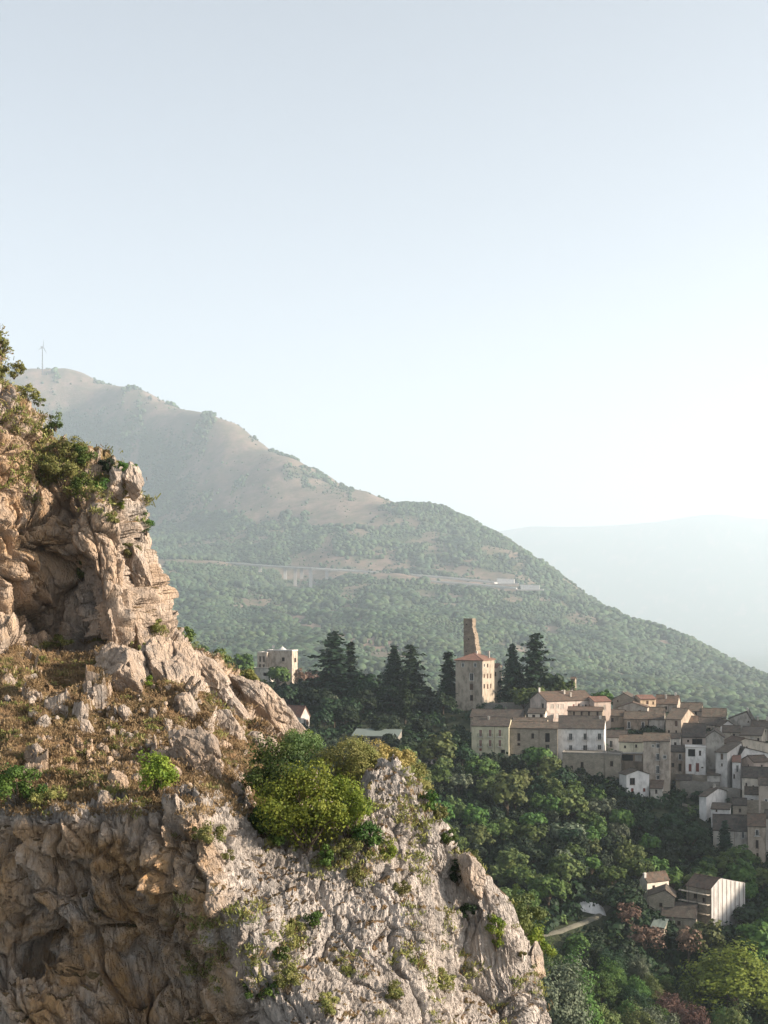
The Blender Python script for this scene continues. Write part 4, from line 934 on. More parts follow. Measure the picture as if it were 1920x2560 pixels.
# --- crest of the village
house('stone gable house with overgrown roof at the left of the village skyline', 1532, 1588, 1748, 1785, 470, -10, dep=10, roof='gy', rise=2.0, wall='stone', rf='tile', win=ws(W2, [(175, 285, 14, 16, 'k')]), chim=[(0.4, .3, 0.7), (0.9, .3, 0.7)])
house('grey blank gable house with pale coping just below the skyline', 1545, 1618, 1768, 1792, 462, -8, dep=8, roof='gy', rise=1.6, wall='pale', rf='tile_brown')
house('ochre house with red tiled roof and one tall window on the skyline', 1601, 1640, 1748, 1772, 466, 12, dep=7, rise=1.0, wall='ochre', rf='tile_red', win=ws(W2, [(468, 302, 24, 36, 'c'), (525, 305, 14, 26, 'k')]))
house('wide tiled roof with two chimneys along the middle of the skyline', 1637, 1693, 1759, 1785, 468, -12, dep=9, rise=2.6, wall='tan', rf='tile_brown', chim=[(0.45, .3, 1.3), (0.85, .5, .8)])
house('tan house under a broad mossy roof right of the twin chimneys on the skyline', 1700, 1753, 1777, 1800, 458, -10, dep=9, rise=2.4, wall='tan', rf='tile', win=ws(W2, [(945, 410, 24, 40, 'k')]))
house('long low roof house on the skyline above the white gable', 1755, 1815, 1793, 1822, 452, -8, dep=10, rise=2.5, wall='beige', rf='tile')
house('grey house with a steep one sided roof and a chimney pot at the skyline', 1822, 1878, 1797, 1825, 450, -14, dep=8, roof='gy', rise=2.4, rp=0.8, wall='grey', rf='tile_dark', chim=[(0.8, .3, 1.0)], win=ws(W2, [(1465, 490, 14, 16, 'k')]))
house('last skyline house at the right edge with two round chimney pots', 1878, 1945, 1819, 1850, 444, -8, dep=8, rise=2.0, wall='cream', rf='tile', chim=[(0.25, .5, 1.1), (0.6, .5, 1.1)], win=ws(W2, [(1550, 580, 24, 18, 'k'), (1625, 580, 24, 18, 'k')]))
# --- third row
house('brown plastered house with small dark window left of the balcony house', 1506, 1559, 1789, 1828, 452, -6, dep=8, rise=1.6, wall='tan', rf='tile', win=ws(W2, [(122, 472, 24, 38, 'k'), (60, 470, 14, 26, 'k')]))
house('tan house with two red balcony doors and a satellite dish on its corner', 1560, 1620, 1797, 1842, 448, -7, dep=8, rise=2.0, wall='tan', rf='tile',
      win=ws(W2, [(285, 525, 26, 64, 'b'), (425, 530, 28, 70, 'b'), (425, 605, 22, 16, 'r')]))
house('dark roofed house set back over the washing terrace with pale shutters', 1622, 1660, 1798, 1842, 447, -7, dep=11, rise=3.4, wall='pale', rf='tile', win=ws(W2, [(555, 510, 30, 70, 'p'), (600, 505, 20, 56, 'p'), (595, 595, 90, 40, 'a')]))
house('tall brown house with a sunlit right gable and a tiled pitched roof', 1664, 1703, 1798, 1876, 434, -26, uS=1738, rise=2.8, wall='tan', rf='tile',
      win=ws(W2, [(752, 510, 24, 56, 'c'), (752, 588, 18, 24, 'k'), (680, 595, 20, 40, 'k')]), swin=ws(W2, [(905, 490, 20, 30, 'k')]))
house('big slumped dark roof over a pink wall with an open black loggia', 1706, 1764, 1842, 1872, 428, -6, dep=13, rise=3.6, wall='pink', rf='tile_dark', win=ws(W2, [(870, 680, 20, 22, 'k'), (960, 690, 100, 60, 'a')]))
house('flat fronted tan house with one long dark roof behind the white gable', 1745, 1802, 1812, 1840, 446, -6, dep=9, rise=2.0, wall='beige', rf='tile_dark')
house('small white gable house in the sun just under the skyline', 1801, 1838, 1816, 1838, 442, 16, dep=7, roof='gy', rise=1.7, wall='white', rf='tile')
house('brown house with a single dark window right of the arched gable house', 1806, 1850, 1830, 1880, 432, -8, dep=8, rise=1.6, wall='beige', rf='tile', win=ws(W2, [(1322, 628, 22, 36, 'k')]))
house('cream house with rough roof and one window near the right edge', 1849, 1904, 1838, 1895, 428, -12, uS=1935, rise=1.4, wall='cream', rf='tile', win=ws(W2, [(1563, 673, 22, 42, 'k'), (1500, 655, 30, 26, 'p')]))
house('dark roofed white walled house with a door behind the terrace building', 1512, 1566, 1843, 1882, 430, -6, dep=7, rise=1.8, wall='white', rf='tile_dark', win=ws(W2, [(110, 712, 30, 68, 'b')]))
house('pale yellow house with two tiny windows left of the tall brown house', 1548, 1607, 1854, 1890, 416, -5, dep=7, rise=1.7, wall='yellow', rf='tile', win=ws(W2, [(247, 738, 20, 24, 'k'), (357, 730, 20, 30, 'k')]))
house('open balcony storey with a white box under the two tiny windows', 1549, 1609, 1884, 1912, 412, -5, dep=5, roof='flat', rise=0.2, wall='tan', rf='concrete', name='balcony_building', cat='building', win=ws(W2, [(270, 848, 110, 62, 'a'), (380, 850, 70, 56, 'p')]))
house('tallest narrow brown apartment house with five windows and blue balcony', 1608, 1674, 1852, 1975, 402, -7, dep=9, rise=1.8, wall='tan', rf='tile', name='tall_house',
      win=ws(W2, [(523, 730, 20, 24, 'w'), (572, 730, 32, 40, 'w'), (570, 838, 28, 62, 'b'), (638, 840, 28, 34, 'w'), (570, 965, 30, 76, 'b'), (572, 1042, 30, 40, 'w')]))
house('little white gable house with one arched window and two red ones above the woods', 1566, 1623, 1937, 2004, 396, 14, uS=1548, roof='gy', rise=1.2, wall='white', rf='tile', dep=7,
      win=ws(W2, [(320, 1080, 52, 66, 'k'), (320, 1165, 26, 36, 'r'), (437, 1165, 24, 36, 'r')]))
house('narrow outbuilding with rust coloured roof leaning on the little white gable house', 1626, 1656, 1970, 2002, 396, -8, dep=5, roof='shed', rise=1.6, wall='pale', rf='tile_brown', name='outbuilding', cat='outbuilding', win=ws(W2, [(555, 1180, 22, 40, 'k')]))
house('brown house with balcony door over a dark arched entrance', 1675, 1713, 1879, 1932, 414, -6, dep=7, rise=1.4, wall='tan', rf='tile_dark', win=ws(W2, [(792, 838, 28, 56, 'b'), (720, 918, 28, 40, 'k'), (790, 942, 30, 74, 'k')]))
house('white house with a deep loggia and two red doors below', 1713.5, 1764, 1869, 1932, 411, -6, dep=7, roof='flat', rise=0.15, wall='white', rf='concrete',
      win=ws(W2, [(905, 800, 70, 76, 'a'), (988, 800, 22, 48, 'k'), (890, 945, 28, 72, 'D'), (962, 942, 32, 84, 'D'), (1010, 942, 22, 10, 'k')]))
house('pale grey gabled house with a tall balcony window and ivy at its foot', 1764, 1809, 1842, 1930, 414, -8, dep=9, roof='gy', rise=1.9, wall='grey', rf='tile', win=ws(W2, [(1137, 680, 34, 88, 'b')]))
house('white house with a lit left wall and a steep lean-to roof', 1789, 1818, 1880, 1958, 404, -32, uS=1857, roof='gx', rise=1.8, rp=0.9, wall='white', rf='tile', win=ws(W2, [(1203, 835, 24, 60, 'c'), (1203, 915, 16, 26, 'k')]))
house('bright white house with a long sloping roof line at the right edge', 1850, 1925, 1888, 1975, 410, 18, dep=9, roof='gy', rise=2.2, rp=0.15, wall='white', rf='tile_dark', win=ws(W2, [(1555, 856, 20, 24, 'k'), (1570, 937, 22, 28, 'k'), (1430, 950, 18, 50, 'b')]))
house('sunny cream wall house stepped between the white roofs at the right edge', 1835, 1925, 1862, 1900, 420, 16, dep=8, roof='gy', rise=1.8, rp=0.3, wall='cream', rf='tile_brown', win=ws(W2, [(1450, 740, 16, 10, 'k')]))
house('small white house with rust red porch roof and a narrow balcony window', 1831, 1851, 1905, 1962, 401, -8, dep=6, roof='shed', rise=1.2, wall='white', rf='tile_red', win=ws(W2, [(1357, 955, 22, 66, 'b'), (1325, 1030, 16, 40, 'k')]))
house('cream house with a wide grey roof and two windows above the garden walls', 1855, 1925, 1943, 1992, 392, -10, dep=9, rise=2.4, wall='cream', rf='tile_dark', win=ws(W2, [(1445, 1110, 18, 30, 'k'), (1513, 1137, 18, 34, 'k')]))
house('brown plastered house with white framed window cut by the right edge', 1897, 1935, 1962, 2025, 384, -8, dep=8, rise=1.5, wall='tan', rf='tile', win=ws(W2, [(1640, 1275, 26, 40, 'w')]))
house('white garden house with gable roof standing alone above the dark woods', 1748, 1766, 1990, 2035, 387, -40, uS=1822, roof='gx', rise=1.6, rp=0.5, wall='white', rf='tile', swin=ws(W2, [(1052, 1285, 28, 90, 'c'), (1000, 1270, 18, 60, 'k')]), chim=[(0.5, .5, 1.0)])
house('tall blank white wall house with a narrow tiled roof below the garden house', 1778, 1824, 2022, 2095, 380, -12, dep=4.5, roof='shed', rise=1.0, wall='white', rf='tile', win=ws(W2, [(1150, 1370, 10, 20, 'k')]))
house('pale grey house with a dark roof and iron balcony behind the conical fir', 1783, 1868, 2074, 2130, 372, -6, dep=9, rise=3.4, wall='pale', rf='tile_dark', win=ws(W2, [(1412, 1610, 26, 62, 'b'), (1230, 1650, 20, 40, 'k')]))
house('tall brown house with sunlit patchy roof near the lower right edge', 1869, 1914, 2064, 2172, 368, -8, dep=8, rise=2.6, wall='tan', rf='tile_brown',
      win=ws(W2, [(1552, 1588, 30, 56, 'b'), (1552, 1700, 28, 80, 'k'), (1555, 1808, 22, 40, 'k'), (1558, 1900, 22, 40, 'k')]))
house('shadowed stone house cut off by the right edge of the lower village', 1915, 1960, 2045, 2180, 372, -6, dep=8, rise=1.5, wall='pale', rf='tile_dark', win=ws(W2, [(1640, 1830, 20, 40, 'k')]))
house('narrow pale house wedged between the tallest brown apartment house and its right neighbour', 1676, 1700, 1846, 1880, 423, -8, dep=7, rise=1.2, wall='pale', rf='tile', win=[(1688, 1860, 6, 9, 'k')])
house('small cream cottage with low eaves directly behind the big slumped roof', 1706, 1744, 1806, 1835, 441, -8, dep=7, rise=1.7, wall='cream', rf='tile_brown')
house('low stone store under the curved terrace wall in the village centre', 1690, 1728, 1950, 1975, 403, -8, dep=5, roof='shed', rise=0.9, wall='stone', rf='tile_dark', name='outbuilding', cat='outbuilding')
house('little grey house with lean-to roof right of the village centre gardens', 1768, 1800, 1938, 1965, 403, -9, dep=5, roof='shed', rise=1.0, wall='grey', rf='tile', name='outbuilding', cat='outbuilding')
house('white house squeezed between the garden walls above the brown white-framed one', 1862, 1898, 1985, 2020, 388, -9, dep=7, rise=1.5, wall='white', rf='tile', win=[(1880, 2003, 7, 10, 'k')])
house('stone cottage half hidden by dark trees right of the white garden house', 1832, 1866, 2012, 2045, 383, -8, dep=6, rise=1.4, wall='stone', rf='tile_dark', win=[(1850, 2026, 6, 9, 'k')])
house('pinkish house end with narrow roof at the right edge under the sunny cream one', 1884, 1925, 1905, 1942, 403, 14, dep=7, rise=1.4, wall='pink', rf='tile_brown')
house('slim ochre grey house stepping down between the skyline and the arched gable house', 1768, 1800, 1842, 1866, 430, -8, dep=6, rise=1.3, wall='beige', rf='tile', win=[(1784, 1856, 6, 8, 'k')])
# --- lower hamlet and outlying buildings
def W3(x, y): return (1200 + x / 2.304, 2060 + y / 2.304)
house('small isolated cream house with one black window and a brown tiled roof', 1618, 1672, 2204, 2262, 326, 28, uS=1598, rise=1.5, wall='cream', rf='tile_brown', dep=6, win=[(1634, 2218, 7, 9, 'k')], chim=[(0.0, .3, 0.8)])
house('roofless stone ruin with a broken gable beside the small cream house', 1622, 1686, 2240, 2300, 319, -6, dep=7, roof='gy', rise=1.5, rp=0.65, wall='stone', rf='tile', name='ruined_house', win=[(1652, 2262, 8, 10, 'k')])
house('collapsed stone shed with a sagging tiled roof left of the white sheeting', 1655, 1740, 2290, 2318, 316, -10, dep=8, rise=2.4, wall='stone', rf='tile_dark', name='ruined_shed', cat='shed')
house('small shed with a pale grey sheet roof among withered shrubs', 1628, 1660, 2318, 2345, 309, -14, dep=5, roof='shed', rise=0.8, wall='stone', rf='sheet', name='shed', cat='shed')
r_, w_, d_, E_, zb_ = house('ruined block under repair, wrapped in white sheeting with wooden battens and scaffold planks', 1716, 1777, 2212, 2305, 322, -50, uS=1861, roof='gx', rise=2.0, rp=0.25, eb=-0.4, wall='stone', rf='tile_brown', name='scaffolded_building', cat='building', win=[(1738, 2240, 9, 12, 'k'), (1760, 2250, 9, 12, 'k')])
sb = MB(); N_ = 14
for i in range(N_):
    y0, y1 = d_ * i / N_, d_ * (i + 1) / N_
    def topz(y_): return E_ + (2.0 * y_ / (0.25 * d_) if y_ < 0.25 * d_ else 2.0 - 2.4 * (y_ - .25 * d_) / (.75 * d_)) + 0.25
    b0 = b1 = 0.2
    for j in range(6):
        za, zc = -6 + (topz(y0) + 6) * j / 6, -6 + (topz(y0) + 6) * (j + 1) / 6; zd, ze = -6 + (topz(y1) + 6) * j / 6, -6 + (topz(y1) + 6) * (j + 1) / 6
        q_ = 0.0
        sb.add([(w_ + b0 + q_, y0, za), (w_ + b1 + q_, y1, zd), (w_ + b1 - q_, y1, ze), (w_ + b0 - q_, y0, zc)], [(0, 1, 2, 3)])
        sb.add([(w_ + b0 + q_ - .03, y0, za), (w_ + b1 + q_ - .03, y1, zd), (w_ + b1 - q_ - .03, y1, ze), (w_ + b0 - q_ - .03, y0, zc)], [(3, 2, 1, 0)])
sb.build('protective_sheet', M['tarp'], r_)
for i in range(8):
    y_ = d_ * (i + 0.5) / 8; b_ = MB(); b_.box((w_ + 0.31, y_, (topz(y_) - 6) / 2 - .1), (0.05, 0.08, topz(y_) + 6)); b_.build('batten', M['wood'], r_)
for i in range(3):
    b_ = MB(); b_.box((w_ * 0.42, -1.0, E_ - 1.2 - i * 2.3), (w_ + 1.5, 1.1, 0.12)); b_.build('scaffold_plank', M['cream'], r_)
for i in range(4):
    b_ = MB(); b_.tube((-0.4 + i * w_ / 3, -1.6, -6), (-0.4 + i * w_ / 3, -1.6, E_ + 1.2), 0.06, 0.06, 6); b_.build('scaffold_pole', M['iron'], r_)
# modern pale villa, red roofed house, row of garages on the left
def W4(x, y): return (600 + x / 2.765, 1540 + y / 2.765)
r_, w_, d_, E_, zb_ = house('modern flat roofed beige villa with a half round window, left of the cedars', 668, 730, 1627, 1682, 575, -22, uS=744, roof='flat', rise=0.35, wall='tan', rf='concrete', name='villa', cat='villa', win=[(708, 1648, 7, 9, 'k')], swin=[(738, 1650, 5, 10, 'k')], chim=())
b_ = MB(); b_.tube((1.6, 3, E_ + .2), (1.6, 3, E_ + 1.3), .06, .06); b_.build('mast', M['iron'], r_)
dsh = MB(); nseg = 10; ctr = (1.6, 2.7, E_ + 1.7)
dsh.add([(1.6, 2.85, E_ + 1.7)] + [(1.6 + .75 * math.cos(t), 2.6, E_ + 1.7 + .75 * math.sin(t)) for t in [2 * math.pi * i / nseg for i in range(nseg)]], [(0, 1 + i, 1 + (i + 1) % nseg) for i in range(nseg)]); dsh.build('satellite_dish', M['frame'], r_)
dm = MB()
for i in range(8):
    a0, a1 = 2 * math.pi * i / 8, 2 * math.pi * (i + 1) / 8
    dm.add([(5.2, 4, E_ + 1.9), (5.2 + 1.9 * math.cos(a0), 4 + 1.9 * math.sin(a0), E_ + .4), (5.2 + 1.9 * math.cos(a1), 4 + 1.9 * math.sin(a1), E_ + .4)], [(0, 1, 2)])
dm.build('roof_light', M['frame'], r_)
r_, w_, d_, E_, zb_ = house('columned porch wing on the left end of the modern concrete villa', 643, 667, 1632, 1672, 574, -10, dep=8, roof='flat', rise=0.2, wall='tan', rf='concrete', name='villa_wing', cat='building', win=[(650, 1648, 5, 14, 'a'), (659, 1648, 5, 14, 'a'), (650, 1665, 5, 9, 'a'), (659, 1665, 5, 9, 'a')])
house('pale garden terrace with a dark archway under the modern villa', 628, 676, 1672, 1692, 566, -8, dep=5, roof='flat', rise=0.3, wall='pale', rf='concrete', name='terrace_building', cat='building', win=[(665, 1686, 17, 9, 'a')])
house('house with a faded red tiled roof and a lit pale gable behind the rock slab', 694, 752, 1787, 1825, 455, -38, uS=774, roof='gx', rise=3.0, rp=0.5, wall='pale', rf='tile_red', swin=[(762, 1806, 5, 14, 'w'), (768, 1806, 5, 14, 'c')])
r_, w_, d_, E_, zb_ = house('row of three open garages with a mossy corrugated roof beside the road', 881, 995, 1839, 1866, 430, -5, dep=6, roof='shed', rise=1.5, wall='greystone', rf='sheet', name='garage', cat='garage', win=[(901, 1853, 19, 19, 'a'), (933, 1853, 21, 19, 'a'), (964, 1853, 21, 19, 'a')], ov=0.6)
# retaining walls
def stone_wall(label, u0, v0, Y0, u1, v1, Y1_, h, mat='stone', th=0.6, n=8, name='stone_wall'):
    a = Vector(P(u0, v0, Y0)); b = Vector(P(u1, v1, Y1_)); g = MB(); d = (b - a); nn = Vector((-d.y, d.x, 0)).normalized() * th; q = np.random.RandomState(int(u0 + v0))
    for i in range(n):
        p0, p1 = a + d * i / n, a + d * (i + 1) / n; hh = q.uniform(-0.12, 0.12)
        pts_ = [p0 - Vector((0, 0, h + 2)), p1 - Vector((0, 0, h + 2)), p1 - Vector((0, 0, h + 2)) + nn, p0 - Vector((0, 0, h + 2)) + nn, p0 + Vector((0, 0, hh)), p1 + Vector((0, 0, hh)), p1 + Vector((0, 0, hh)) + nn, p0 + Vector((0, 0, hh)) + nn]
        g.add([tuple(x) for x in pts_], [(3, 2, 1, 0), (4, 5, 6, 7), (0, 1, 5, 4), (1, 2, 6, 5), (2, 3, 7, 6), (3, 0, 4, 7)])
    tag(g.build(name, M[mat]), label, 'wall')
stone_wall('long grey retaining wall under the spruces beside the tall house', 1206, 1757, 471, 1326, 1757, 463, 4.5, 'greystone')
stone_wall('curved stone terrace wall below the house with two red doors', 1676, 1932, 409, 1775, 1940, 405, 4, 'stone')
stone_wall('low pale coping wall of the terraced garden in the village centre', 1700, 1952, 402, 1800, 1955, 399, 3, 'greystone')
stone_wall('crumbling brown wall under the tall brown apartment house', 1660, 1992, 396, 1740, 2020, 392, 4, 'stone')
stone_wall('grey garden wall above the white garden house', 1790, 1966, 397, 1850, 1972, 393, 3, 'greystone')
stone_wall('low white topped roadside parapet below the garages', 905, 1868, 424, 1048, 1884, 415, 1.2, 'pale', 0.3)
stone_wall('dim stone embankment wall under the cream house near the right edge', 1845, 1998, 386, 1925, 2004, 383, 5, 'stone')
stone_wall('stone wall stub below the little white gable house', 1570, 2004, 395, 1650, 2008, 393, 4, 'stone')
# ruined masonry slope in the village centre
def strip(name, pts_, w, mat, label=None, lift=0.25, kind='structure', zoff=None):
    """a path laid on the ground; pts_ = (u, v) pixels marched on to the terrain or (x, y)"""
    c = []
    for i in range(len(pts_) - 1):
        for t in np.linspace(0, 1, 8, endpoint=False): c.append((pts_[i][0] * (1 - t) + pts_[i + 1][0] * t, pts_[i][1] * (1 - t) + pts_[i + 1][1] * t))
    c.append(pts_[-1]); v = []; f = []
    for i, (x, y) in enumerate(c):
        a = c[max(0, i - 1)]; b = c[min(len(c) - 1, i + 1)]; dx, dy = b[0] - a[0], b[1] - a[1]; L = math.hypot(dx, dy); nx, ny = -dy / L * w / 2, dx / L * w / 2
        for s in (-1, -0.33, 0.33, 1): v.append((x + nx * s, y + ny * s, max(H1(x + nx * s, y + ny * s), H1(x, y) - .3) + lift * (1 if abs(s) < .9 else .2)))
        if i: 
            for k_ in range(3): f.append(((i - 1) * 4 + k_, (i - 1) * 4 + k_ + 1, i * 4 + k_ + 1, i * 4 + k_))
    me = bpy.data.meshes.new(name); me.from_pydata(v, [], f); me.materials.append(mat); o = link(name, me); tag(o, label, kind=kind); return o
def ground_at(u, v, y0=200, y1=600):
    ys = np.linspace(y0, y1, 1600); zz = H((u - UC) / F * ys, ys); vv = VH - zz / ys * F
    i = np.argmax(vv <= v); return ((u - UC) / F * ys[i], ys[i])
strip('footpath', [ground_at(*a) for a in ((1345, 2342), (1400, 2330), (1445, 2312), (1490, 2295), (1512, 2275), (1530, 2262))], 1.5, M['path'])
strip('road', [P(860, 1868, 426)[:2], P(940, 1870, 424)[:2], P(1010, 1876, 421)[:2], P(1085, 1888, 415)[:2], P(1160, 1896, 412)[:2]], 6.0, M['asphalt'], lift=0.35)
# white sheeting heap beside the footpath
x_, y_ = ground_at(1478, 2276); tb = MB(); n, m_ = 22, 9
gz = [[(x_ - 3.2 + 6.4 * i / n, y_ - 1.6 + 3.2 * j / m_) for i in range(n + 1)] for j in range(m_ + 1)]
vv = []; qq = np.random.RandomState(5)
for j in range(m_ + 1):
    for i in range(n + 1):
        a, b = gz[j][i]; e = max(0, 1 - (2 * i / n - 1) ** 4) * max(0, 1 - (2 * j / m_ - 1) ** 2); vv.append((a, b, H1(a, b) - .1 + 1.6 * e * (0.75 + 0.35 * qq.rand()) + .15))
tb.add(vv, [(j * (n + 1) + i, j * (n + 1) + i + 1, (j + 1) * (n + 1) + i + 1, (j + 1) * (n + 1) + i) for j in range(m_) for i in range(n)])
tag(tb.build('covered_heap', M['tarp']), 'heap covered with white sheeting at the bend of the footpath', 'heap')

# ------------------------------------------------------------------ motorway viaducts on the mountain
def viaduct(label, pts_, piers, w, par=1.1, name='viaduct', deckmat='concrete'):
    pts_ = [(a, b, c * KM) for a, b, c in pts_]; w *= KM; par *= 2.3
    root = empty(name, P(*pts_[0])); tag(root, label, 'viaduct'); o0 = Vector(P(*pts_[0])); g = MB(); c = [Vector(P(*a)) - o0 for a in pts_]
    for i in range(len(c) - 1):
        a, b = c[i], c[i + 1]; d = (b - a); d.z = 0; nn = Vector((-d.y, d.x, 0)).normalized() * w / 2
        if nn.y > 0: nn = -nn
        up = Vector((0, 0, 1))
        q_ = [a + nn, b + nn, b - nn, a - nn]
        pts2 = [tuple(x) for x in q_] + [tuple(x - up * 2.4 * KM) for x in q_]
        g.add(pts2, [(0, 1, 2, 3), (4, 7, 6, 5), (0, 4, 5, 1), (2, 6, 7, 3)] + ([(3, 7, 4, 0)] if i == 0 else []) + ([(1, 5, 6, 2)] if i == len(c) - 2 else []))
    g.build('deck', M[deckmat], root)
    for sgn in (1, -1):
        g = MB()
        for i in range(len(c) - 1):
            a, b = c[i], c[i + 1]; d = (b - a); nn = Vector((-d.y, d.x, 0)).normalized(); e = nn * (w / 2 - 0.25) * sgn; t = nn * 0.25; up = Vector((0, 0, par))
            q_ = [a + e - t, b + e - t, b + e + t, a + e + t]; g.add([tuple(x) for x in q_] + [tuple(x + up) for x in q_], [(4, 5, 6, 7), (0, 1, 5, 4), (2, 3, 7, 6)])
        g.build('parapet', M['parapet'], root)
    us = [a[0] for a in pts_]
    for u, hgt in piers:
        v = np.interp(u, us, [a[1] for a in pts_]); Y = np.interp(u, us, [a[2] for a in pts_]); p_ = Vector(P(u, v, Y)) - o0
        hgt = hgt / F * Y; pb = MB(); pb.box((p_.x, p_.y, p_.z - 3.5 - hgt / 2), (9.0, 5.0, hgt + .2)); pb.box((p_.x, p_.y, p_.z - 4.8), (9.5, w * .8, 2.1)); pb.build('pier', M['concrete'], root)
    return root
viaduct('upper viaduct on four tall pale piers crossing the wooded mountain side', [(470, 1399, 2830), (528, 1404, 2760), (675, 1415, 2640), (780, 1421, 2580), (890, 1427, 2570)], [(713, 28), (738, 44), (754, 24), (777, 46), (817, 22), (650, 14)], 13)
viaduct('pale road embankment running on from the tall viaduct towards the tunnel mouths', [(890, 1427, 2570), (995, 1434, 2540), (1118, 1444, 2490), (1240, 1456, 2440)], [(930, 8), (1040, 8)], 13, name='elevated_road')
viaduct('lower short legged viaduct in front of the tunnel mouths', [(1070, 1453, 2440), (1120, 1456, 2430), (1200, 1462, 2410), (1292, 1470, 2390)], [(1115, 9), (1140, 9), (1165, 9), (1185, 9), (1208, 9), (1230, 9), (1255, 8)], 11)
strip('mountain_road', [P(a[0], a[1], a[2] * KM)[:2] for a in ((417, 1400, 2890), (440, 1400, 2870), (470, 1401, 2830))], 18, M['concrete'], lift=1.5)
for (u, v, Y, wpx, lab, up) in ((1265, 1452, 2455, 42, 'upper pale tunnel mouth with a sloping concrete hood', 1), (1326, 1467, 2400, 46, 'lower pale tunnel mouth at the right end of the road', 1)):
    Y *= KM; c = Vector(P(u, v + 6, Y)); root = empty('tunnel_portal', c, R(-8)); tag(root, lab, 'tunnel portal'); w = wpx / F * Y; g = MB()
    hz = 13; pts_ = [(-w / 2, -5, -2), (w / 2, -5, -2), (w / 2, 14, -2), (-w / 2, 14, -2), (-w / 2 - 3, -5, hz), (w / 2, -5, hz - 2.5), (w / 2, 14, hz - 2.5), (-w / 2 - 3, 14, hz)]
    g.add(pts_, [(3, 2, 1, 0), (4, 5, 6, 7), (0, 1, 5, 4), (1, 2, 6, 5), (2, 3, 7, 6), (3, 0, 4, 7)]); g.build('hood', M['tarp'], root)
    b_ = MB(); b_.box((-w / 2 - 1.2, 4, 2), (1.5, 9, 5)); b_.build('opening', M['void'], root)
    r2 = MB(); r2.box((0, 4, -1.8), (w + 20, 28, 3.6)); r2.build('apron', M['concrete'], root)
# wind turbine on the summit
def turbine():
    b = Vector(P(106, 926, 4080 * KM)); s = 4080 * KM / F; root = empty('wind_turbine', b); tag(root, 'single slender wind turbine standing on the mountain summit', 'wind turbine'); hh = 58 * s
    g = MB(); g.tube((0, 0, -20), (0, 0, hh), 3.0, 1.7, 10); g.build('tower', M['iron'], root)
    g = MB(); g.box((-1.5, -0.5, hh + 1), (13, 4.5, 4.2), 0.3); g.build('nacelle', M['iron'], root)
    g = MB(); g.tube((3, -2.0, hh + 1), (4.6, -2.6, hh + 1), 1.3, 0.5, 8); g.build('hub', M['iron'], root)
    for a in (8, 128, 248):
        t = R(a); d = Vector((math.sin(t) * 0.35, math.sin(t) * 0.5, math.cos(t))).normalized(); c = Vector((4.2, -2.4, hh + 1)); g = MB(); g.tube(tuple(c), tuple(c + d * 9), 0.9, 1.6, 6); g.tube(tuple(c + d * 9), tuple(c + d * 34), 1.6, 0.4, 6); g.build('blade', M['iron'], root)
turbine()

# ================================================================== TREES
def quads_mesh(name, C, A, B, mat, extra=None):
    """many leaf quads: centres C, half axes A and B"""
    n = len(C); co = np.stack([C - A - B, C + A - B, C + A + B, C - A + B], 1).reshape(-1, 3).astype(np.float32)
    me = bpy.data.meshes.new(name); me.vertices.add(4 * n); me.vertices.foreach_set('co', co.ravel())
    me.loops.add(4 * n); me.loops.foreach_set('vertex_index', np.arange(4 * n, dtype=np.int32))
    me.polygons.add(n); me.polygons.foreach_set('loop_start', np.arange(0, 4 * n, 4, dtype=np.int32)); me.update(calc_edges=True); me.materials.append(mat); return me
def unit(v): return v / (np.linalg.norm(v, axis=-1, keepdims=True) + 1e-9)
def leaf_axes(N, size, q):
    t = unit(np.cross(N, q.normal(size=N.shape))); b = np.cross(N, t); s = (size * q.uniform(0.6, 1.35, (len(N), 1)))
    return t * s * 0.5, b * s * 0.5 * q.uniform(0.6, 1.0, (len(N), 1))
def crown_points(seed, rx, rz, nc, per, cr, zc, spread=1.0, tilt=0.38, low=False):
    q = np.random.RandomState(seed); d = unit(q.normal(size=(nc, 3))); d[:, 2] = d[:, 2] if low else np.abs(d[:, 2]) * 0.9 - 0.6 * q.rand(nc); r = q.uniform(0.35, 1.0, (nc, 1)) ** 0.6
    lump = 1 + 0.25 * np.sin(d[:, :1] * 4 + seed) * np.cos(d[:, 1:2] * 5)
    cc = d * r * np.array([rx, rx, rz]) * spread * lump; cc[:, 2] += zc
    cs = cr * q.uniform(0.6, 1.4, (nc, 1)); k = np.repeat(np.arange(nc), per); dd = unit(q.normal(size=(len(k), 3)) + np.array([0, 0, 0.35]))
    C = cc[k] + dd * cs[k] * q.uniform(0.55, 1.12, (len(k), 1)) * np.array([1, 1, 0.8]); N = unit(dd + q.normal(size=dd.shape) * tilt + unit(cc[k] - np.array([0, 0, zc * 0.8])) * 0.4)
    return C, N, cc, q
def broad_tree(seed, mat, h=1.0, leaf=0.055, nc=54, per=44, rx=0.31, rz=0.42):
    """unit-height tree: returns trunk mesh and crown mesh"""
    C, N, cc, q = crown_points(seed, rx, rz, nc, per, 0.10, 0.53); A, B = leaf_axes(N, leaf, q)
    crown = quads_mesh('crown', C, A, B, mat)
    t = MB(); t.tube((0, 0, -0.12), (0.01, 0.01, 0.3), 0.028, 0.02, 7)
    for i in q.choice(nc, 9, replace=False): t.tube((0.01, 0.01, 0.22 + 0.1 * q.rand()), tuple(cc[i] * 0.9), 0.013, 0.004, 5)
    t.tube((0.01, 0.01, 0.3), (0.0, 0.02, 0.75), 0.02, 0.005, 6)
    return t.mesh('trunk', M['bark']), crown
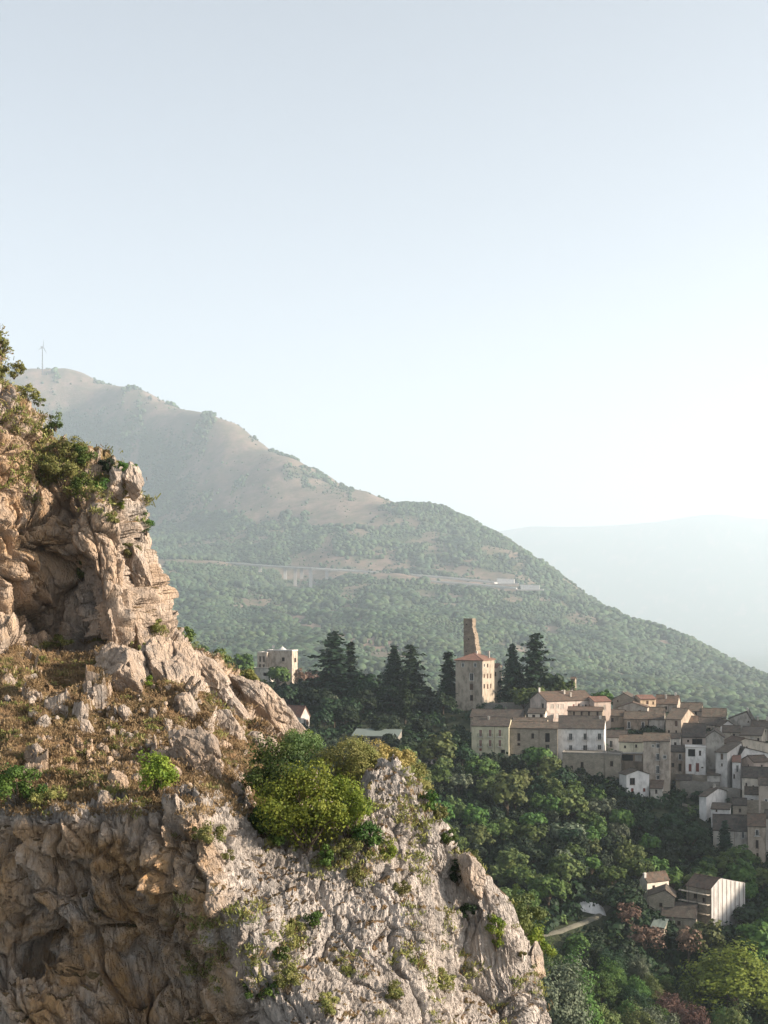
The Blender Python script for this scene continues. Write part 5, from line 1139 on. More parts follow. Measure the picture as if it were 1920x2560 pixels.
def conifer(seed, mat, rb=0.2, layers=26, droop=0.35, gap=0.0, leaf=0.05, narrow=1.0, cedar=False):
    q = np.random.RandomState(seed); C, N, S = [], [], []; t = MB(); t.tube((0, 0, -0.08), (0, 0, 0.97), 0.02, 0.003, 7)
    for L in range(layers):
        f = L / (layers - 1); z = 0.1 + 0.88 * f; R_ = rb * ((1 - f) ** (0.72 if not cedar else 0.6)) * q.uniform(0.75, 1.2) + 0.008; nb_ = int((11 if not cedar else 8) * (1 - 0.5 * f)) + 2
        if cedar: R_ *= (1.25 if L % 3 == 0 else 0.7)
        a0 = q.rand() * 6.28
        for b in range(nb_):
            a = a0 + 6.283 * b / nb_ + q.uniform(-.25, .25); Lb = R_ * q.uniform(0.65, 1.25) * (1 + gap * q.uniform(-.6, .5)); d = np.array([math.cos(a), math.sin(a), 0]); n = max(3, int(Lb / 0.014))
            if cedar and b % 2 == 0: t.tube((0, 0, z), (d[0] * Lb * .9, d[1] * Lb * .9, z + 0.05 * Lb), 0.006, 0.002, 4)
            for i in range(n):
                s = (i + 0.6) / n; up = (0.25 * s - droop * s * s) if not cedar else (0.22 * s - 0.12 * s * s)
                p_ = d * Lb * s + np.array([0, 0, z + Lb * up]); wd = (0.9 - 0.55 * abs(s - 0.45)) * leaf
                p_ = p_ + q.normal(size=3) * np.array([1, 1, 0.35]) * leaf * 0.35; C.append(p_); N.append(np.array([d[0] * .4, d[1] * .4, 1]) + q.normal(size=3) * 0.45); S.append(wd)
    C = np.array(C); N = unit(np.array(N)); S = np.array(S)[:, None]; A, B = leaf_axes(N, S, q)
    return t.mesh('trunk', M['bark']), quads_mesh('crown', C, A * 1.1, B, mat)

TREES = {}
for i in range(4): TREES['a%d' % i] = broad_tree(10 + i, M['leaf_a'])
for i in range(3): TREES['b%d' % i] = broad_tree(20 + i, M['leaf_b'], rx=0.28, rz=0.44, nc=46)
for i in range(3): TREES['d%d' % i] = broad_tree(30 + i, M['leaf_dark'], rx=0.35)
for i in range(2): TREES['g%d' % i] = broad_tree(40 + i, M['leaf_grey'], nc=40, rx=0.38, rz=0.36)
for i in range(2): TREES['r%d' % i] = broad_tree(50 + i, M['leaf_red'], nc=28, per=30, rx=0.3, rz=0.42, leaf=0.04)
for k_, mt_ in (('na', 'leaf_a'), ('nb', 'leaf_b'), ('ng', 'leaf_grey'), ('nl', 'leaf_bright'), ('nr', 'leaf_red'), ('nd', 'leaf_dark')): TREES[k_] = broad_tree(70 + len(k_ + mt_), M[mt_], nc=80, per=130, leaf=0.018)
TREES['l0'] = broad_tree(60, M['leaf_bright'], nc=44, rx=0.4, leaf=0.05)
TREES['spruce'] = conifer(1, M['needle'], 0.24, 34, 0.45); TREES['spruce2'] = conifer(5, M['needle'], 0.30, 34, 0.30, 0.3)
TREES['cedar'] = conifer(2, M['needle'], 0.30, 26, cedar=True, leaf=0.055, gap=.4); TREES['slim'] = conifer(3, M['needle'], 0.13, 34, 0.3); TREES['cypress'] = conifer(4, M['leaf_dark'], 0.07, 40, -0.6)
TQ = np.random.RandomState(99)
TREE_POS = []
def plant(kind, x, y, h, label, cat='tree', group=None, name='tree', z=None, wide=1.0, rot=None):
    z = H1(x, y) if z is None else z; r = empty(name, (x, y, z), TQ.uniform(0, 6.28) if rot is None else rot); tag(r, label, cat, group)
    s = (h * wide * TQ.uniform(.92, 1.08), h * wide * TQ.uniform(.92, 1.08), h)
    for nm, me in zip(('trunk', 'crown'), TREES[kind]):
        o = link(nm, me, r); o.scale = s
    TREE_POS.append((x, y, h * 0.36 * wide)); return r
QUEUE = []
def enqueue(*a, **k):
    QUEUE.append((a, k)); TREE_POS.append((a[1], a[2], a[3] * 0.36 * k.get('wide', 1)))
def flush_trees(limit):
    """the trees that show largest stand alone, the small rest of the wood is one mass"""
    QUEUE.sort(key=lambda t: -t[0][3] / t[0][2] * (0.2 if 'gorge' in t[0][4] else 1)); n0 = len(TREE_POS)
    for a, k in QUEUE[:limit]: plant(*a, **k)
    del TREE_POS[n0:]
    co = []
    for a, k in QUEUE[limit:]:
        me = TREES[a[0]][1]; v = np.empty(len(me.vertices) * 3, np.float32); me.vertices.foreach_get('co', v); v = v.reshape(-1, 4, 3)[::2]
        c = v.mean(1, keepdims=True); v = c + (v - c) * 1.4; w = a[3] * k.get('wide', 1); t = TQ.uniform(0, 6.28); cs, sn = math.cos(t), math.sin(t)
        x, y, z = v[..., 0] * w, v[..., 1] * w, v[..., 2] * a[3]; co.append(np.stack([x * cs - y * sn + a[1], x * sn + y * cs + a[2], z + H1(a[1], a[2])], -1))
    if co:
        v = np.concatenate(co); me = quads_mesh('background_wood', v.mean(1), (v[:, 1] - v[:, 0]) / 2, (v[:, 2] - v[:, 1]) / 2, M['leaf_dark']); tag(link('background_wood', me), 'small dark treetops filling the woods between the larger trees', 'woodland', kind='stuff')
def plant_px(kind, u, vtop, Y, label, wide=1.0, group=None, name='tree', hmax=40, rot=None):
    x = (u - UC) / F * Y; z = H1(x, Y); h = (VH - vtop) / F * Y - z
    if h < 2: h = 4; z = (VH - vtop) / F * Y - 4
    return plant(kind, x, Y, h, label, group=group, name=name, wide=wide, rot=rot)

SPEC = [
 ('cedar', 835, 1578, 500, 1.4, 'cedar_tree', 'tallest tree of the left wood, a layered cedar with flat tiers and a bent tip'),
 ('slim', 876, 1606, 508, 1.35, 'spruce_tree', 'slim spire like conifer close on the right of the tall layered cedar'),
 ('spruce', 986, 1614, 490, 1.2, 'spruce_tree', 'pointed spruce left of the bushy topped conifer in the middle of the wood'),
 ('cedar', 1028, 1612, 485, 1.15, 'cedar_tree', 'bushy cedar with an uneven top right of the pointed spruce'),
 ('slim', 1122, 1629, 482, 1.6, 'spruce_tree', 'small pointed spruce immediately left of the tall beige house'),
 ('cypress', 1013, 1672, 462, 1.1, 'cypress_tree', 'narrow dark cypress in front of the bushy topped cedar'),
 ('spruce2', 1282, 1610, 492, 0.95, 'spruce_tree', 'dense dark spruce right beside the tall beige house'),
 ('cedar', 1338, 1583, 490, 1.15, 'cedar_tree', 'shaggy wide armed dark cedar on the crest right of the dense spruce'),
 ('d0', 1385, 1662, 470, 0.9, 'tree', 'dark rounded tree sloping down to the right of the shaggy cedar'),
 ('a0', 1410, 1690, 468, 1.0, 'tree', 'green tree beside the little stone turret'),
 ('a1', 1310, 1700, 460, 1.1, 'tree', 'sunlit light green tree at the foot of the dense dark spruce'),
 ('b0', 1350, 1705, 458, 0.9, 'tree', 'light green tree behind the left gable of the long pink house'),
 ('a2', 1508, 1718, 475, 1.2, 'tree', 'round green tree on the skyline left of the overgrown stone gable'),
 ('a3', 1457, 1722, 478, 1.1, 'tree', 'small dark tree on the skyline right of the turret'),
 ('g0', 830, 1725, 468, 0.6, 'tree', 'pale grey leaved tree standing out against the dark left wood'),
 ('d1', 930, 1668, 500, 1.3, 'tree', 'large round dark tree between the cedar group and the pointed spruce'),
 ('a1', 695, 1648, 552, 1.0, 'tree', 'green tree in front of the modern concrete villa'),
 ('r0', 752, 1660, 560, 0.8, 'tree', 'withered tree at the right corner of the modern villa'),
 ('r1', 780, 1655, 575, 0.8, 'tree', 'reddish tree in shade between the villa and the cedar'),
 ('a0', 610, 1625, 560, 1.0, 'tree', 'fresh green round tree left of the modern villa'),
 ('a2', 528, 1597, 610, 0.9, 'tree', 'dark green tree alone on the ridge right of the crag'),
 ('b1', 575, 1640, 560, 1.3, 'tree', 'brownish green tree between the two round trees left of the villa'),
 ('g1', 500, 1610, 540, 1.5, 'tree', 'grey green tree just behind the edge of the crag'),
 ('b2', 470, 1590, 500, 1.0, 'tree', 'light green tree touching the right edge of the crag'),
 ('a3', 640, 1690, 500, 1.2, 'tree', 'green tree above the faded red tiled roof'),
 ('b2', 1095, 1818, 402, 1.25, 'tree', 'large feathery tree left of the pale yellow house'),
 ('b0', 1215, 1884, 400, 1.15, 'tree', 'broad light green tree right below the pale yellow house'),
 ('a1', 1345, 1845, 398, 1.0, 'tree', 'tall sunlit tree rising in front of the grey stone house'),
 ('b1', 1375, 1880, 392, 1.0, 'tree', 'yellow green tree right of the tall sunlit one before the stone house'),
 ('b1', 1270, 1915, 372, 1.0, 'tree', 'yellowish conical tree in the middle of the wooded slope'),
 ('a2', 1040, 1900, 398, 0.9, 'tree', 'small light green tree below the roadside parapet'),
 ('g1', 1530, 2205, 318, 1.0, 'tree', 'round grey olive tree above the covered heap'),
 ('g0', 1395, 2205, 322, 1.1, 'tree', 'grey green olive tree left of the covered heap'),
 ('l0', 1295, 2205, 318, 1.0, 'tree', 'small bright yellow green tree low on the slope'),
 ('g1', 1335, 2180, 330, 0.8, 'tree', 'pale grey tree right of the bright yellow green one'),
 ('r0', 1578, 2245, 308, 1.1, 'tree', 'tall withered red brown tree left of the stone ruin'),
 ('r1', 1612, 2290, 300, 1.2, 'tree', 'withered rusty tree in front of the sheet roofed shed'),
 ('r0', 1722, 2300, 300, 1.0, 'tree', 'rusty dead crown below the scaffolded building'),
 ('b2', 1765, 2285, 302, 1.2, 'tree', 'olive green tree in front of the white sheeting'),
 ('r1', 1675, 2465, 262, 0.9, 'tree', 'withered pinkish tree near the bottom right edge'),
 ('r0', 1735, 2495, 258, 0.9, 'tree', 'second withered tree near the bottom right edge'),
 ('l0', 1835, 2350, 278, 1.7, 'tree', 'wide bright green tree crown lit by the sun at the right edge'),
 ('a2', 1900, 2290, 300, 1.3, 'tree', 'dark bushy tree at the right edge behind the bright crown'),
 ('g0', 1385, 2365, 205, 0.9, 'tree', 'big pale grey green tree behind the foot of the cliff'),
 ('a0', 1440, 2430, 214, 1.0, 'tree', 'sunlit green tree to the right of the big grey green one'),
 ('b0', 1500, 2500, 222, 1.2, 'tree', 'light green tree at the bottom right of the cliff foot'),
 ('a3', 1425, 2365, 255, 0.8, 'tree', 'bright green small tree above the big grey green one'),
 ('b1', 1590, 2508, 228, 1.0, 'tree', 'yellowish green treetop on the bottom edge'),
 ('g1', 1640, 2490, 235, 0.9, 'tree', 'pale greyish treetop on the bottom edge by the withered tree'),
 ('b2', 1830, 2500, 246, 0.9, 'tree', 'light treetop near the bottom right corner'),
 ('slim', 1812, 2052, 366, 1.6, 'fir_tree', 'conical green fir in front of the pale grey house'),
 ('a3', 1852, 2105, 360, 1.4, 'tree', 'rounded green tree right of the conical fir'),
 ('b0', 1545, 2080, 352, 1.3, 'tree', 'big yellow green tree crown at the right end of the lit wood'),
 ('b1', 1590, 2105, 346, 1.1, 'tree', 'rightmost sunlit tree crown of the middle wood'),
 ('a0', 1470, 2020, 362, 1.2, 'tree', 'sunlit tree crown below the long terrace building'),
 ('b2', 1430, 1965, 372, 1.2, 'tree', 'brownish green tree crown under the stone terrace building'),
]
for k_, u, v, Y, w_, nm, lab in SPEC:
    if Y < 290 and k_[0] in 'abglr': k_ = 'n' + k_[0]
    plant_px(k_, u, v, Y, lab, w_, name=nm)

def in_house(x, y, pad=1.5):
    for hx, hy, w, d, th in HOUSES:
        dx, dy = x - hx, y - hy; a = dx * math.cos(th) + dy * math.sin(th); b = -dx * math.sin(th) + dy * math.cos(th)
        if -pad < a < w + pad and -pad < b < d + pad: return True
    return False
PATHLINE = [(1345, 2342), (1400, 2330), (1445, 2312), (1490, 2295), (1512, 2275), (1530, 2262)]
def blocks_house(x, y, h):
    ub, vb = proj(x, y, H1(x, y)); vt = proj(x, y, H1(x, y) + h)[1]
    if 1330 < ub < 1545 and vt - 4 < np.interp(ub, [a for a, b in PATHLINE], [b for a, b in PATHLINE]) < vb + 16: return True
    """would a tree here stand in front of a house wall seen from the road?"""
    zt = H1(x, y) + h; u, v = proj(x, y, zt)
    if 1165 < u < 1960 and y < 440:
        base = np.interp(u, [1165, 1270, 1400, 1510, 1560, 1625, 1680, 1740, 1750, 1830, 1900, 1930], [1880, 1875, 1895, 1935, 1990, 1995, 1985, 2020, 2055, 2110, 2150, 2160])
        if v < base and not (1590 < u < 1700 and v > 2180): return True
    if 1588 < u < 1700 and y < 330 and v < 2290 and y > 296: return True
    if 1690 < u < 1870 and y < 330 and v < 2312 and y > 285: return True
    if 1420 < u < 1545 and y < 318 and v < 2300: return True
    return False
cands = 0; placed = 0
tries = 0
while placed < 285 and tries < 9000:
    tries += 1; Y = 225 + 195 * TQ.rand() ** 0.8; s = TQ.uniform(0.0, 0.292); x = s * Y; h = TQ.uniform(5.5, 10.5)
    if H1(x, Y) < -100: continue
    if in_house(x, Y): continue
    if any((x - a) ** 2 + (Y - b) ** 2 < (c * 0.62 + h * 0.20) ** 2 for a, b, c in TREE_POS): continue
    if blocks_house(x, Y, h):
        h *= 0.5
        if blocks_house(x, Y, h): continue
    u, v = proj(x, Y, H1(x, Y)); q_ = TQ.rand()
    if u > 1560 and v < 2220 or (1230 < u < 1700 and 2330 < v < 2480): q_ = 0.8 if q_ > .2 else q_  # favours the dark leaf colour here to deepen the hollow's shade
    if Y < 275 and H1(x, Y) + h > (VH - 2330) / F * Y and u > 1500: continue
    if q_ < .42: k_, lab, g_ = 'a%d' % TQ.randint(4), 'mid green broadleaf tree on the wooded slope below the village', 'green broadleaf trees on the slope below the village'
    elif q_ < .62: k_, lab, g_ = 'b%d' % TQ.randint(3), 'olive green broadleaf tree on the wooded slope below the village', 'olive green trees on the slope below the village'
    elif q_ < .93: k_, lab, g_ = 'd%d' % TQ.randint(3), 'dark leaved tree in the shady hollow below the village', 'dark trees in the hollow below the village'
    else: k_, lab, g_ = 'g%d' % TQ.randint(2), 'grey green olive tree among the woods below the village', 'grey green trees below the village'
    if Y < 285: k_ = {'a': 'na', 'b': 'nb', 'd': 'nd', 'g': 'ng'}[k_[0]]
    enqueue(k_, x, Y, h, lab, group=g_, wide=TQ.uniform(.9, 1.3)); placed += 1
# dark left wood below the cedars
placed = 0; tries = 0
while placed < 62 and tries < 4000:
    tries += 1; Y = TQ.uniform(436, 560); u = TQ.uniform(560, 1185); x = (u - UC) / F * Y
    if in_house(x, Y, 2.5): continue
    if 870 < u < 1010 and Y < 438: continue
    if any((x - a) ** 2 + (Y - b) ** 2 < (5.0) ** 2 for a, b, c in TREE_POS): continue
    if u < 790 and Y < 475 : continue
    h = TQ.uniform(7, 12.5)
    if u > 1118 and Y < 482: continue
    vt = VH - (H1(x, Y) + h) / Y * F
    lim = np.interp(u, [560, 640, 780, 900, 1100, 1185], [1690, 1700, 1690, 1672, 1676, 1690])
    if 640 < u < 745 and Y < 566: lim = 1700
    if vt < lim: h = max(4, h - (lim - vt) / F * Y)
    enqueue('d%d' % TQ.randint(3), x, Y, h, 'dark broadleaf tree in the shaded wood left of the tall house', group='dark trees of the shaded left wood', wide=TQ.uniform(1.0, 1.35)); placed += 1

placed = 0; tries = 0
while placed < 55 and tries < 3000:      # the wood goes on behind the cliff
    tries += 1; Y = TQ.uniform(250, 412); u = TQ.uniform(560, 1010); x = (u - UC) / F * Y
    if any((x - a) ** 2 + (Y - b) ** 2 < 36 for a, b, c in TREE_POS): continue
    h = TQ.uniform(6, 9.5)
    if proj(x, Y, H1(x, Y) + h)[1] < 1905: continue
    enqueue('ad'[TQ.randint(2)] + '%d' % TQ.randint(3), x, Y, h, 'green tree of the gorge wood behind the lower cliff', group='trees in the gorge behind the lower cliff', wide=TQ.uniform(1.0, 1.3)); placed += 1
flush_trees(238)
# undergrowth: closed low scrub between the trees (stuff): real leaf clumps joined into one mesh
def under_cloud(name, n, Yr, ur, size, mat, label, per=70, leaf=0.16):
    Y = np.sqrt(TQ.uniform(Yr[0] ** 2, Yr[1] ** 2, n)); u = TQ.uniform(ur[0], ur[1], n); x = (u - UC) / F * Y; z = H(x, Y)
    keep = np.array([not in_house(a, b, 0.3) for a, b in zip(x, Y)]); v = VH - z / Y * F
    line = np.interp(u, [a for a, b in PATHLINE], [b for a, b in PATHLINE])
    keep &= ~((u > 1330) & (u < 1545) & (v - size / Y * F < line + 6) & (v > line - 10))
    keep &= ~((u > 1440) & (u < 1520) & (v > 2262) & (v < 2312))
    keep &= ~((Y > 408) & (Y < 430) & (u > 860) & (u < 1165))
    x, Y, z = x[keep], Y[keep], z[keep]; s = size * TQ.uniform(0.5, 1.3, len(x)); k = np.repeat(np.arange(len(x)), per)
    d = unit(TQ.normal(size=(len(k), 3))); d[:, 2] = np.abs(d[:, 2]) * 0.95; lump = 1 + 0.3 * np.sin(d[:, :1] * 5 + x[k][:, None]) * np.sin(d[:, 1:2] * 6 + Y[k][:, None])
    C = np.stack([x, Y, z], -1)[k] + d * (s[k][:, None]) * np.array([0.62, 0.62, 0.75]) * lump * TQ.uniform(0.8, 1.08, (len(k), 1)); N = unit(d + TQ.normal(size=d.shape) * 0.35); A, B = leaf_axes(N, leaf * 1.0, TQ); sc = s[k][:, None]
    me = quads_mesh(name, C, A * sc, B * sc, mat); return tag(link(name, me), label, 'undergrowth', kind='stuff')
under_cloud('undergrowth', 3000, (190, 445), (960, 1990), 3.4, M['leaf_dark'], 'low dark scrub filling the gaps between the trees below the village', 60, 0.24)
under_cloud('gorge_scrub', 1500, (150, 430), (500, 990), 3.6, M['leaf_dark'], 'dark scrub in the gorge behind the lower cliff', 45, 0.28)
under_cloud('scrub', 900, (425, 600), (470, 1300), 3.2, M['leaf_dark'], 'dark scrub under the wood on the left of the village', 50, 0.26)
under_cloud('pale_scrub', 700, (200, 440), (1000, 1960), 2.2, M['leaf_b'], 'scattered lighter green bushes on the slope below the village', 60, 0.22)

# ================================================================== SHRUBS ON THE ROCK
def shrub_mesh(seed, w, h, mat, leaf, nleaf, clumps=22, flat=1.0):
    q = np.random.RandomState(seed); per = max(8, nleaf // clumps)
    C, N, cc, q = crown_points(seed, w / 2, h * 0.5, clumps, per, min(w, h) * 0.20, h * 0.5, 0.88, 0.6, True)
    A, B = leaf_axes(N, leaf, q); t = MB()
    for c in cc[:14]: 
        mid = c * 0.5 + q.normal(size=3) * h * 0.05; t.tube((0, 0, -0.1 * h), tuple(mid), 0.018 * h, 0.010 * h, 5); t.tube(tuple(mid), tuple(c), 0.010 * h, 0.003 * h, 4)
    return quads_mesh('foliage', C, A, B, mat), t.mesh('stem', M['bark'])
def shrub(u, vb, wpx, hpx, mat, label, seed, leaf=0.055, dens=1.0, Y=None, name='shrub', cat='shrub', clumps=22):
    if Y is None:
        h_ = hit(u, vb) or hit(u - 15, vb + 15) or hit(u - 30, vb + 30); Y = h_[0].y if h_ else 55.0
        Yp = Y - 0.1
    else: Yp = Y
    x, y, z = P(u, vb, Yp); w, h = wpx / F * Yp, hpx / F * Yp
    n = int(dens * 42 * (w * h) / (leaf * leaf) * 0.10) + 60
    me, st = shrub_mesh(seed, w, h, M[mat], leaf, n, clumps); r = empty(name, (x, y, z)); tag(r, label, cat)
    link('foliage', me, r); link('stem', st, r); return r
SHRUBS = [
 (765, 2112, 230, 200, 'leaf_bright', 'largest bright yellow green shrub filling the notch above the lower cliff', 1, .07, 1.4, 50.0, 40),
 (865, 2090, 120, 140, 'leaf_bright', 'bright green shrub joined to the right side of the largest one', 71, .065, 1.2, 50.5, 18),
 (680, 2110, 120, 110, 'leaf_a', 'green shrub spreading from the left side of the largest bright one', 72, .065, 1.2, 50.2, 18),
 (700, 2020, 200, 165, 'leaf_a', 'dark green left part shrub of the notch with a bare forked branch', 2, .07, 1.2, 53.0, 30),
 (660, 2090, 90, 70, 'leaf_a', 'low dark shrub at the left foot of the largest bright one', 70, .06, 1.2, 51.0, 18),
 (748, 1930, 120, 125, 'leaf_b', 'tall feathery green bush rising behind the largest bright shrub', 3, .05, 1.1, 58.0, 30),
 (862, 1960, 130, 125, 'leaf_dry', 'tangle of dry twigs and sparse leaves behind the bright shrub', 4, .045, .8, 57.0, 24),
 (915, 1965, 140, 115, 'leaf_dry', 'olive dry bush left of the rocky point of the lower cliff', 5, .045, 1.0, 57.5, 26),
 (972, 1950, 150, 95, 'leaf_yellow', 'golden yellow bush behind the rocky point of the lower cliff', 6, .05, 1.2, 58.0, 26),
 (1035, 2005, 100, 95, 'leaf_dry', 'olive feathery bush hanging right of the rocky point', 7, .045, 1.0, 58.0, 22),
 (920, 2120, 90, 70, 'leaf_a', 'deep green shrub just right below the largest bright shrub', 8, .06, 1.3, None, 16),
 (870, 2150, 80, 60, 'leaf_dry', 'olive tuft shrub hanging under the notch', 9, .05, 1.0, None, 14),
 (395, 1992, 105, 108, 'leaf_bright', 'small rounded green bush on the ledge beside the dark grey boulder', 10, .06, 1.3, None, 20),
 (45, 2008, 150, 95, 'leaf_a', 'green bush on the left end of the ledge cut by the frame', 11, .06, 1.2, None, 24),
 (120, 2012, 110, 45, 'leaf_dry', 'low grassy bush trailing right of the left end bush', 12, .05, 1.0, None, 16),
 (1072, 2030, 60, 48, 'leaf_a', 'dark green shrub on the right skyline of the lower cliff top', 13, .06, 1.3, 54.5, 14),
 (1098, 2060, 50, 45, 'leaf_dry', 'olive shrub following the skyline under the dark green one', 14, .05, 1.2, None, 12),
 (1120, 2110, 45, 40, 'leaf_a', 'small green skyline shrub above the leaning slab', 15, .05, 1.2, None, 12),
 (520, 2110, 105, 55, 'leaf_dry', 'fine leaved green bush on the sunny rib below the rim', 16, .05, 1.0, None, 16),
 (565, 2160, 50, 35, 'leaf_dry', 'dry tuft bush right below the fine leaved bush', 17, .045, 1.0, None, 10),
 (810, 2170, 45, 60, 'leaf_a', 'upright green shrub in the upper middle of the lower cliff', 18, .05, 1.2, None, 12),
 (885, 2210, 40, 60, 'leaf_dry', 'olive shrub hanging in the middle of the lower cliff', 19, .05, 1.0, None, 12),
 (970, 2150, 45, 45, 'leaf_bright', 'small bright green shrub under the rocky point', 20, .05, 1.2, None, 10),
 (1145, 2210, 50, 60, 'leaf_dark', 'dark shrub in the cleft left of the leaning slab', 21, .055, 1.3, None, 12),
 (785, 2320, 45, 50, 'leaf_a', 'green cushion shrub low in the left middle of the lower cliff', 22, .05, 1.2, None, 10),
 (700, 2400, 40, 40, 'leaf_a', 'round dark cushion shrub near the shaded hollow', 23, .05, 1.3, None, 10),
 (640, 2500, 110, 60, 'leaf_a', 'spreading green bush in the dark hollow near the bottom', 24, .05, 1.1, None, 18),
 (720, 2480, 80, 70, 'leaf_dry', 'olive bush right of the dark hollow near the bottom', 25, .05, 1.1, None, 16),
 (815, 2540, 60, 60, 'leaf_dry', 'olive bush at the bottom of the pale cliff face', 26, .05, 1.1, None, 12),
 (1110, 2480, 55, 55, 'leaf_dry', 'olive shrub in the lower right of the pale cliff face', 27, .05, 1.1, None, 12),
 (1240, 2370, 50, 90, 'leaf_bright', 'upright light green shrub on the right shoulder of the lower cliff', 28, .05, 1.0, None, 16),
 (1170, 2300, 40, 40, 'leaf_dark', 'dark rounded shrub in the right hand gully', 29, .05, 1.3, None, 10),
 (1305, 2405, 22, 30, 'leaf_dry', 'tiny round cushion shrub beside the squat pinnacle', 30, .04, 1.4, None, 8),
 (1310, 2350, 100, 130, 'leaf_b', 'green tree crown showing over the right edge of the lower cliff', 31, .08, 1.2, 68.0, 26),
 (1345, 2420, 80, 110, 'leaf_bright', 'bright leafy bush behind the squat pinnacle', 32, .08, 1.1, 69.0, 22),
 (1185, 2170, 60, 50, 'leaf_b', 'thin leafed bush on the skyline behind the leaning slab', 33, .05, 1.0, 58.0, 14),
 (1005, 2240, 60, 40, 'leaf_dry', 'wispy bush right of centre on the pale cliff face', 34, .045, 1.0, None, 12),
 (745, 2330, 55, 40, 'leaf_dry', 'dry olive cushion on the pale face near the left gully', 35, .045, 1.0, None, 10),
 (990, 2500, 60, 50, 'leaf_dry', 'ragged dry bush near the bottom middle of the pale face', 36, .045, 1.0, None, 12),
 (5, 885, 50, 42, 'leaf_dry', 'wispy bush on the very top of the crag at the left edge', 37, .07, 1.0, None, 16),
 (35, 945, 70, 40, 'leaf_dry', 'dry green bush on the skyline just under the top of the crag', 38, .07, 1.1, None, 18),
 (70, 1000, 70, 40, 'leaf_dry', 'olive bush in the grassy gully high on the crag', 39, .07, 1.0, None, 16),
 (95, 1015, 45, 26, 'leaf_b', 'thin green spray jutting from the skyline of the crag', 40, .06, .8, None, 12),
 (138, 1075, 45, 45, 'leaf_b', 'small green bush on the steep skyline of the crag', 41, .06, 1.0, None, 12),
 (205, 1165, 65, 60, 'leaf_a', 'dark green bush on the skyline left of the crowning pillar', 42, .07, 1.3, None, 18),
 (185, 1165, 90, 70, 'leaf_dry', 'yellow green bush under the dark skyline bush', 43, .07, 1.0, None, 18),
 (305, 1178, 80, 26, 'leaf_a', 'flat dark evergreen shrub on top of the crowning pillar', 44, .06, 1.5, None, 16),
 (270, 1180, 60, 40, 'leaf_dark', 'shaded bush in the saddle behind the pillar', 45, .06, 1.2, None, 12),
 (150, 1210, 110, 75, 'leaf_dry', 'broad olive shrub in the middle of the crag shoulder', 46, .07, 1.1, None, 24),
 (205, 1240, 60, 60, 'leaf_a', 'green shrub hanging below the broad olive one', 47, .06, 1.1, None, 14),
 (250, 1235, 40, 40, 'leaf_a', 'round dark green cushion under the saddle', 48, .05, 1.4, None, 10),
 (366, 1335, 42, 55, 'leaf_a', 'drooping green shrub sticking out from the right edge of the crag', 49, .06, 1.1, None, 14),
 (300, 1275, 30, 35, 'leaf_bright', 'tiny green bush in a crack of the crag face', 50, .05, 1.1, None, 8),
 (325, 1400, 60, 50, 'leaf_dry', 'green tuft bush halfway down the crag face', 51, .05, 1.0, None, 12),
 (280, 1320, 40, 45, 'leaf_dry', 'olive tuft bush upper middle of the crag face', 52, .05, 1.0, None, 10),
 (205, 1450, 45, 60, 'leaf_b', 'sparse green bush on the central buttress of the crag', 53, .05, .9, None, 10),
 (400, 1590, 50, 50, 'leaf_dry', 'dry yellowish bush at the right foot of the crag', 54, .06, 1.0, None, 12),
 (340, 1630, 70, 30, 'leaf_dry', 'dry bush on top of the flat bridging slab', 55, .05, .9, None, 12),
 (150, 1625, 80, 40, 'leaf_dry', 'low dry bush at the left foot of the crag', 56, .06, 1.0, None, 14),
 (378, 1715, 28, 26, 'leaf_bright', 'little green plant between the two biggest boulders', 57, .05, 1.1, None, 8),
 (450, 1612, 90, 50, 'leaf_b', 'green bushes spilling behind the right foot of the crag', 58, .08, 1.2, 78.0, 18),
 (520, 1680, 110, 60, 'leaf_b', 'light green bushes just beyond the rock ribs', 59, .08, 1.2, 79.0, 18),
 (600, 1720, 90, 55, 'leaf_dry', 'olive bushes just beyond the skyline slab', 60, .08, 1.2, 80.0, 16),
 (748, 1885, 60, 70, 'leaf_bright', 'light green slender bush beyond the lower end of the skyline slab', 61, .06, 1.0, 66.0, 18),
]
for u, vb, w_, h_, mt, lab, sd, lf, dn, Yd, cl in SHRUBS: shrub(u, vb, w_, h_, mt, lab, sd, lf, dn, Yd, clumps=cl)

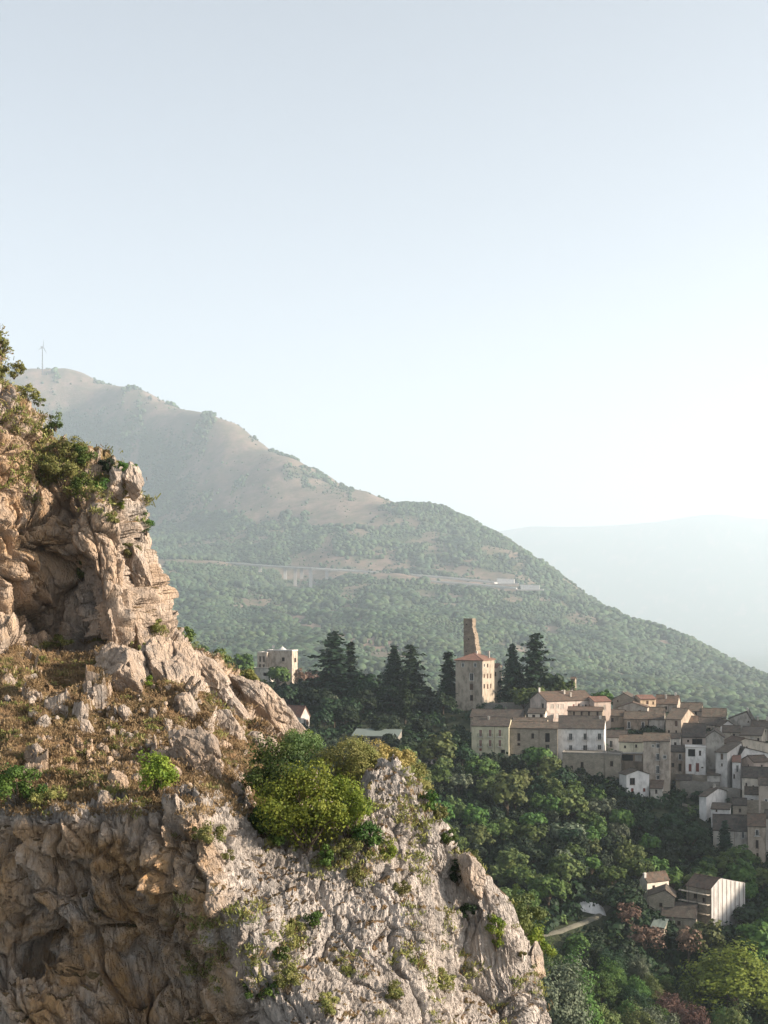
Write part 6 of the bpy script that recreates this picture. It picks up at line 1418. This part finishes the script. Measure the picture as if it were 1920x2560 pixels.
# ---- tufts and dry grass (stuff): real blades and small leaves joined into one mesh each
def tuft_field(name, label, spots, mat, blade=0.16, n=14, width=0.02, cat='grass', spread=0.12, droop=0.5):
    q = np.random.RandomState(len(spots)); V, Fc = [], []
    C = []; A = []; B = []
    for (loc, nrm, s) in spots:
        k = n; d = unit(q.normal(size=(k, 3)) * 0.75 + np.array([nrm.x, nrm.y, nrm.z]) * 0.35 + np.array([0, 0, 0.75])); L = blade * s * q.uniform(0.5, 1.2, (k, 1)); base = np.array(loc)[None] + q.normal(size=(k, 3)) * spread * s * np.array([1, .6, .35])
        side = unit(np.cross(d, q.normal(size=(k, 3)))); C.append(base + d * L * 0.5); A.append(d * L * 0.5); B.append(side * width * s * q.uniform(.6, 1.3, (k, 1)))
    me = quads_mesh(name, np.concatenate(C), np.concatenate(A), np.concatenate(B), mat); o = link(name, me); return tag(o, label, cat, kind='stuff')
q = np.random.RandomState(12); spots_g, spots_s, spots_o, spots_d = [], [], [], []
for i in range(15000):
    r_ = q.rand()
    if r_ < .55: u, v = q.uniform(-20, 760), q.uniform(1590, 2040)
    elif r_ < .75: u, v = q.uniform(-20, 420), q.uniform(820, 1320)
    else: u, v = q.uniform(420, 1400), q.uniform(1920, 2580)
    h_ = hit(u, v)
    if h_ is None or h_[0].y > 95: continue
    loc, nrm, dist = h_
    n_ = vnoise(np.array([loc.x * 0.9]), np.array([loc.y * .9]), np.array([loc.z * .9]), 5)[0]
    if r_ < .55:
        if nrm.z > 0.28 and n_ > -0.45:
            (spots_s if n_ < 0.3 or q.rand() < .7 else spots_o).append((loc, nrm, q.uniform(0.7, 1.5)))
    elif r_ < .75:
        gy = float(GRASSY(np.array([u]), np.array([v]))[0])
        if q.rand() < gy * 1.3 and n_ > -0.3: (spots_o if q.rand() < .6 else spots_s).append((loc, nrm, q.uniform(1.0, 2.4)))
    else:
        if nrm.z > 0.12 and n_ > 0.30: (spots_o if q.rand() < .7 else spots_s).append((loc, nrm, q.uniform(0.8, 1.9)))
tuft_field('dry_grass', 'dry straw coloured grass covering the rocky slope and ledges', spots_s, M['straw'], 0.12, 16, 0.010)
tuft_field('green_tufts', 'olive green tufts growing on the ledges and cracks of the cliffs', spots_o, M['leaf_dry'], 0.11, 34, 0.013, spread=0.11)
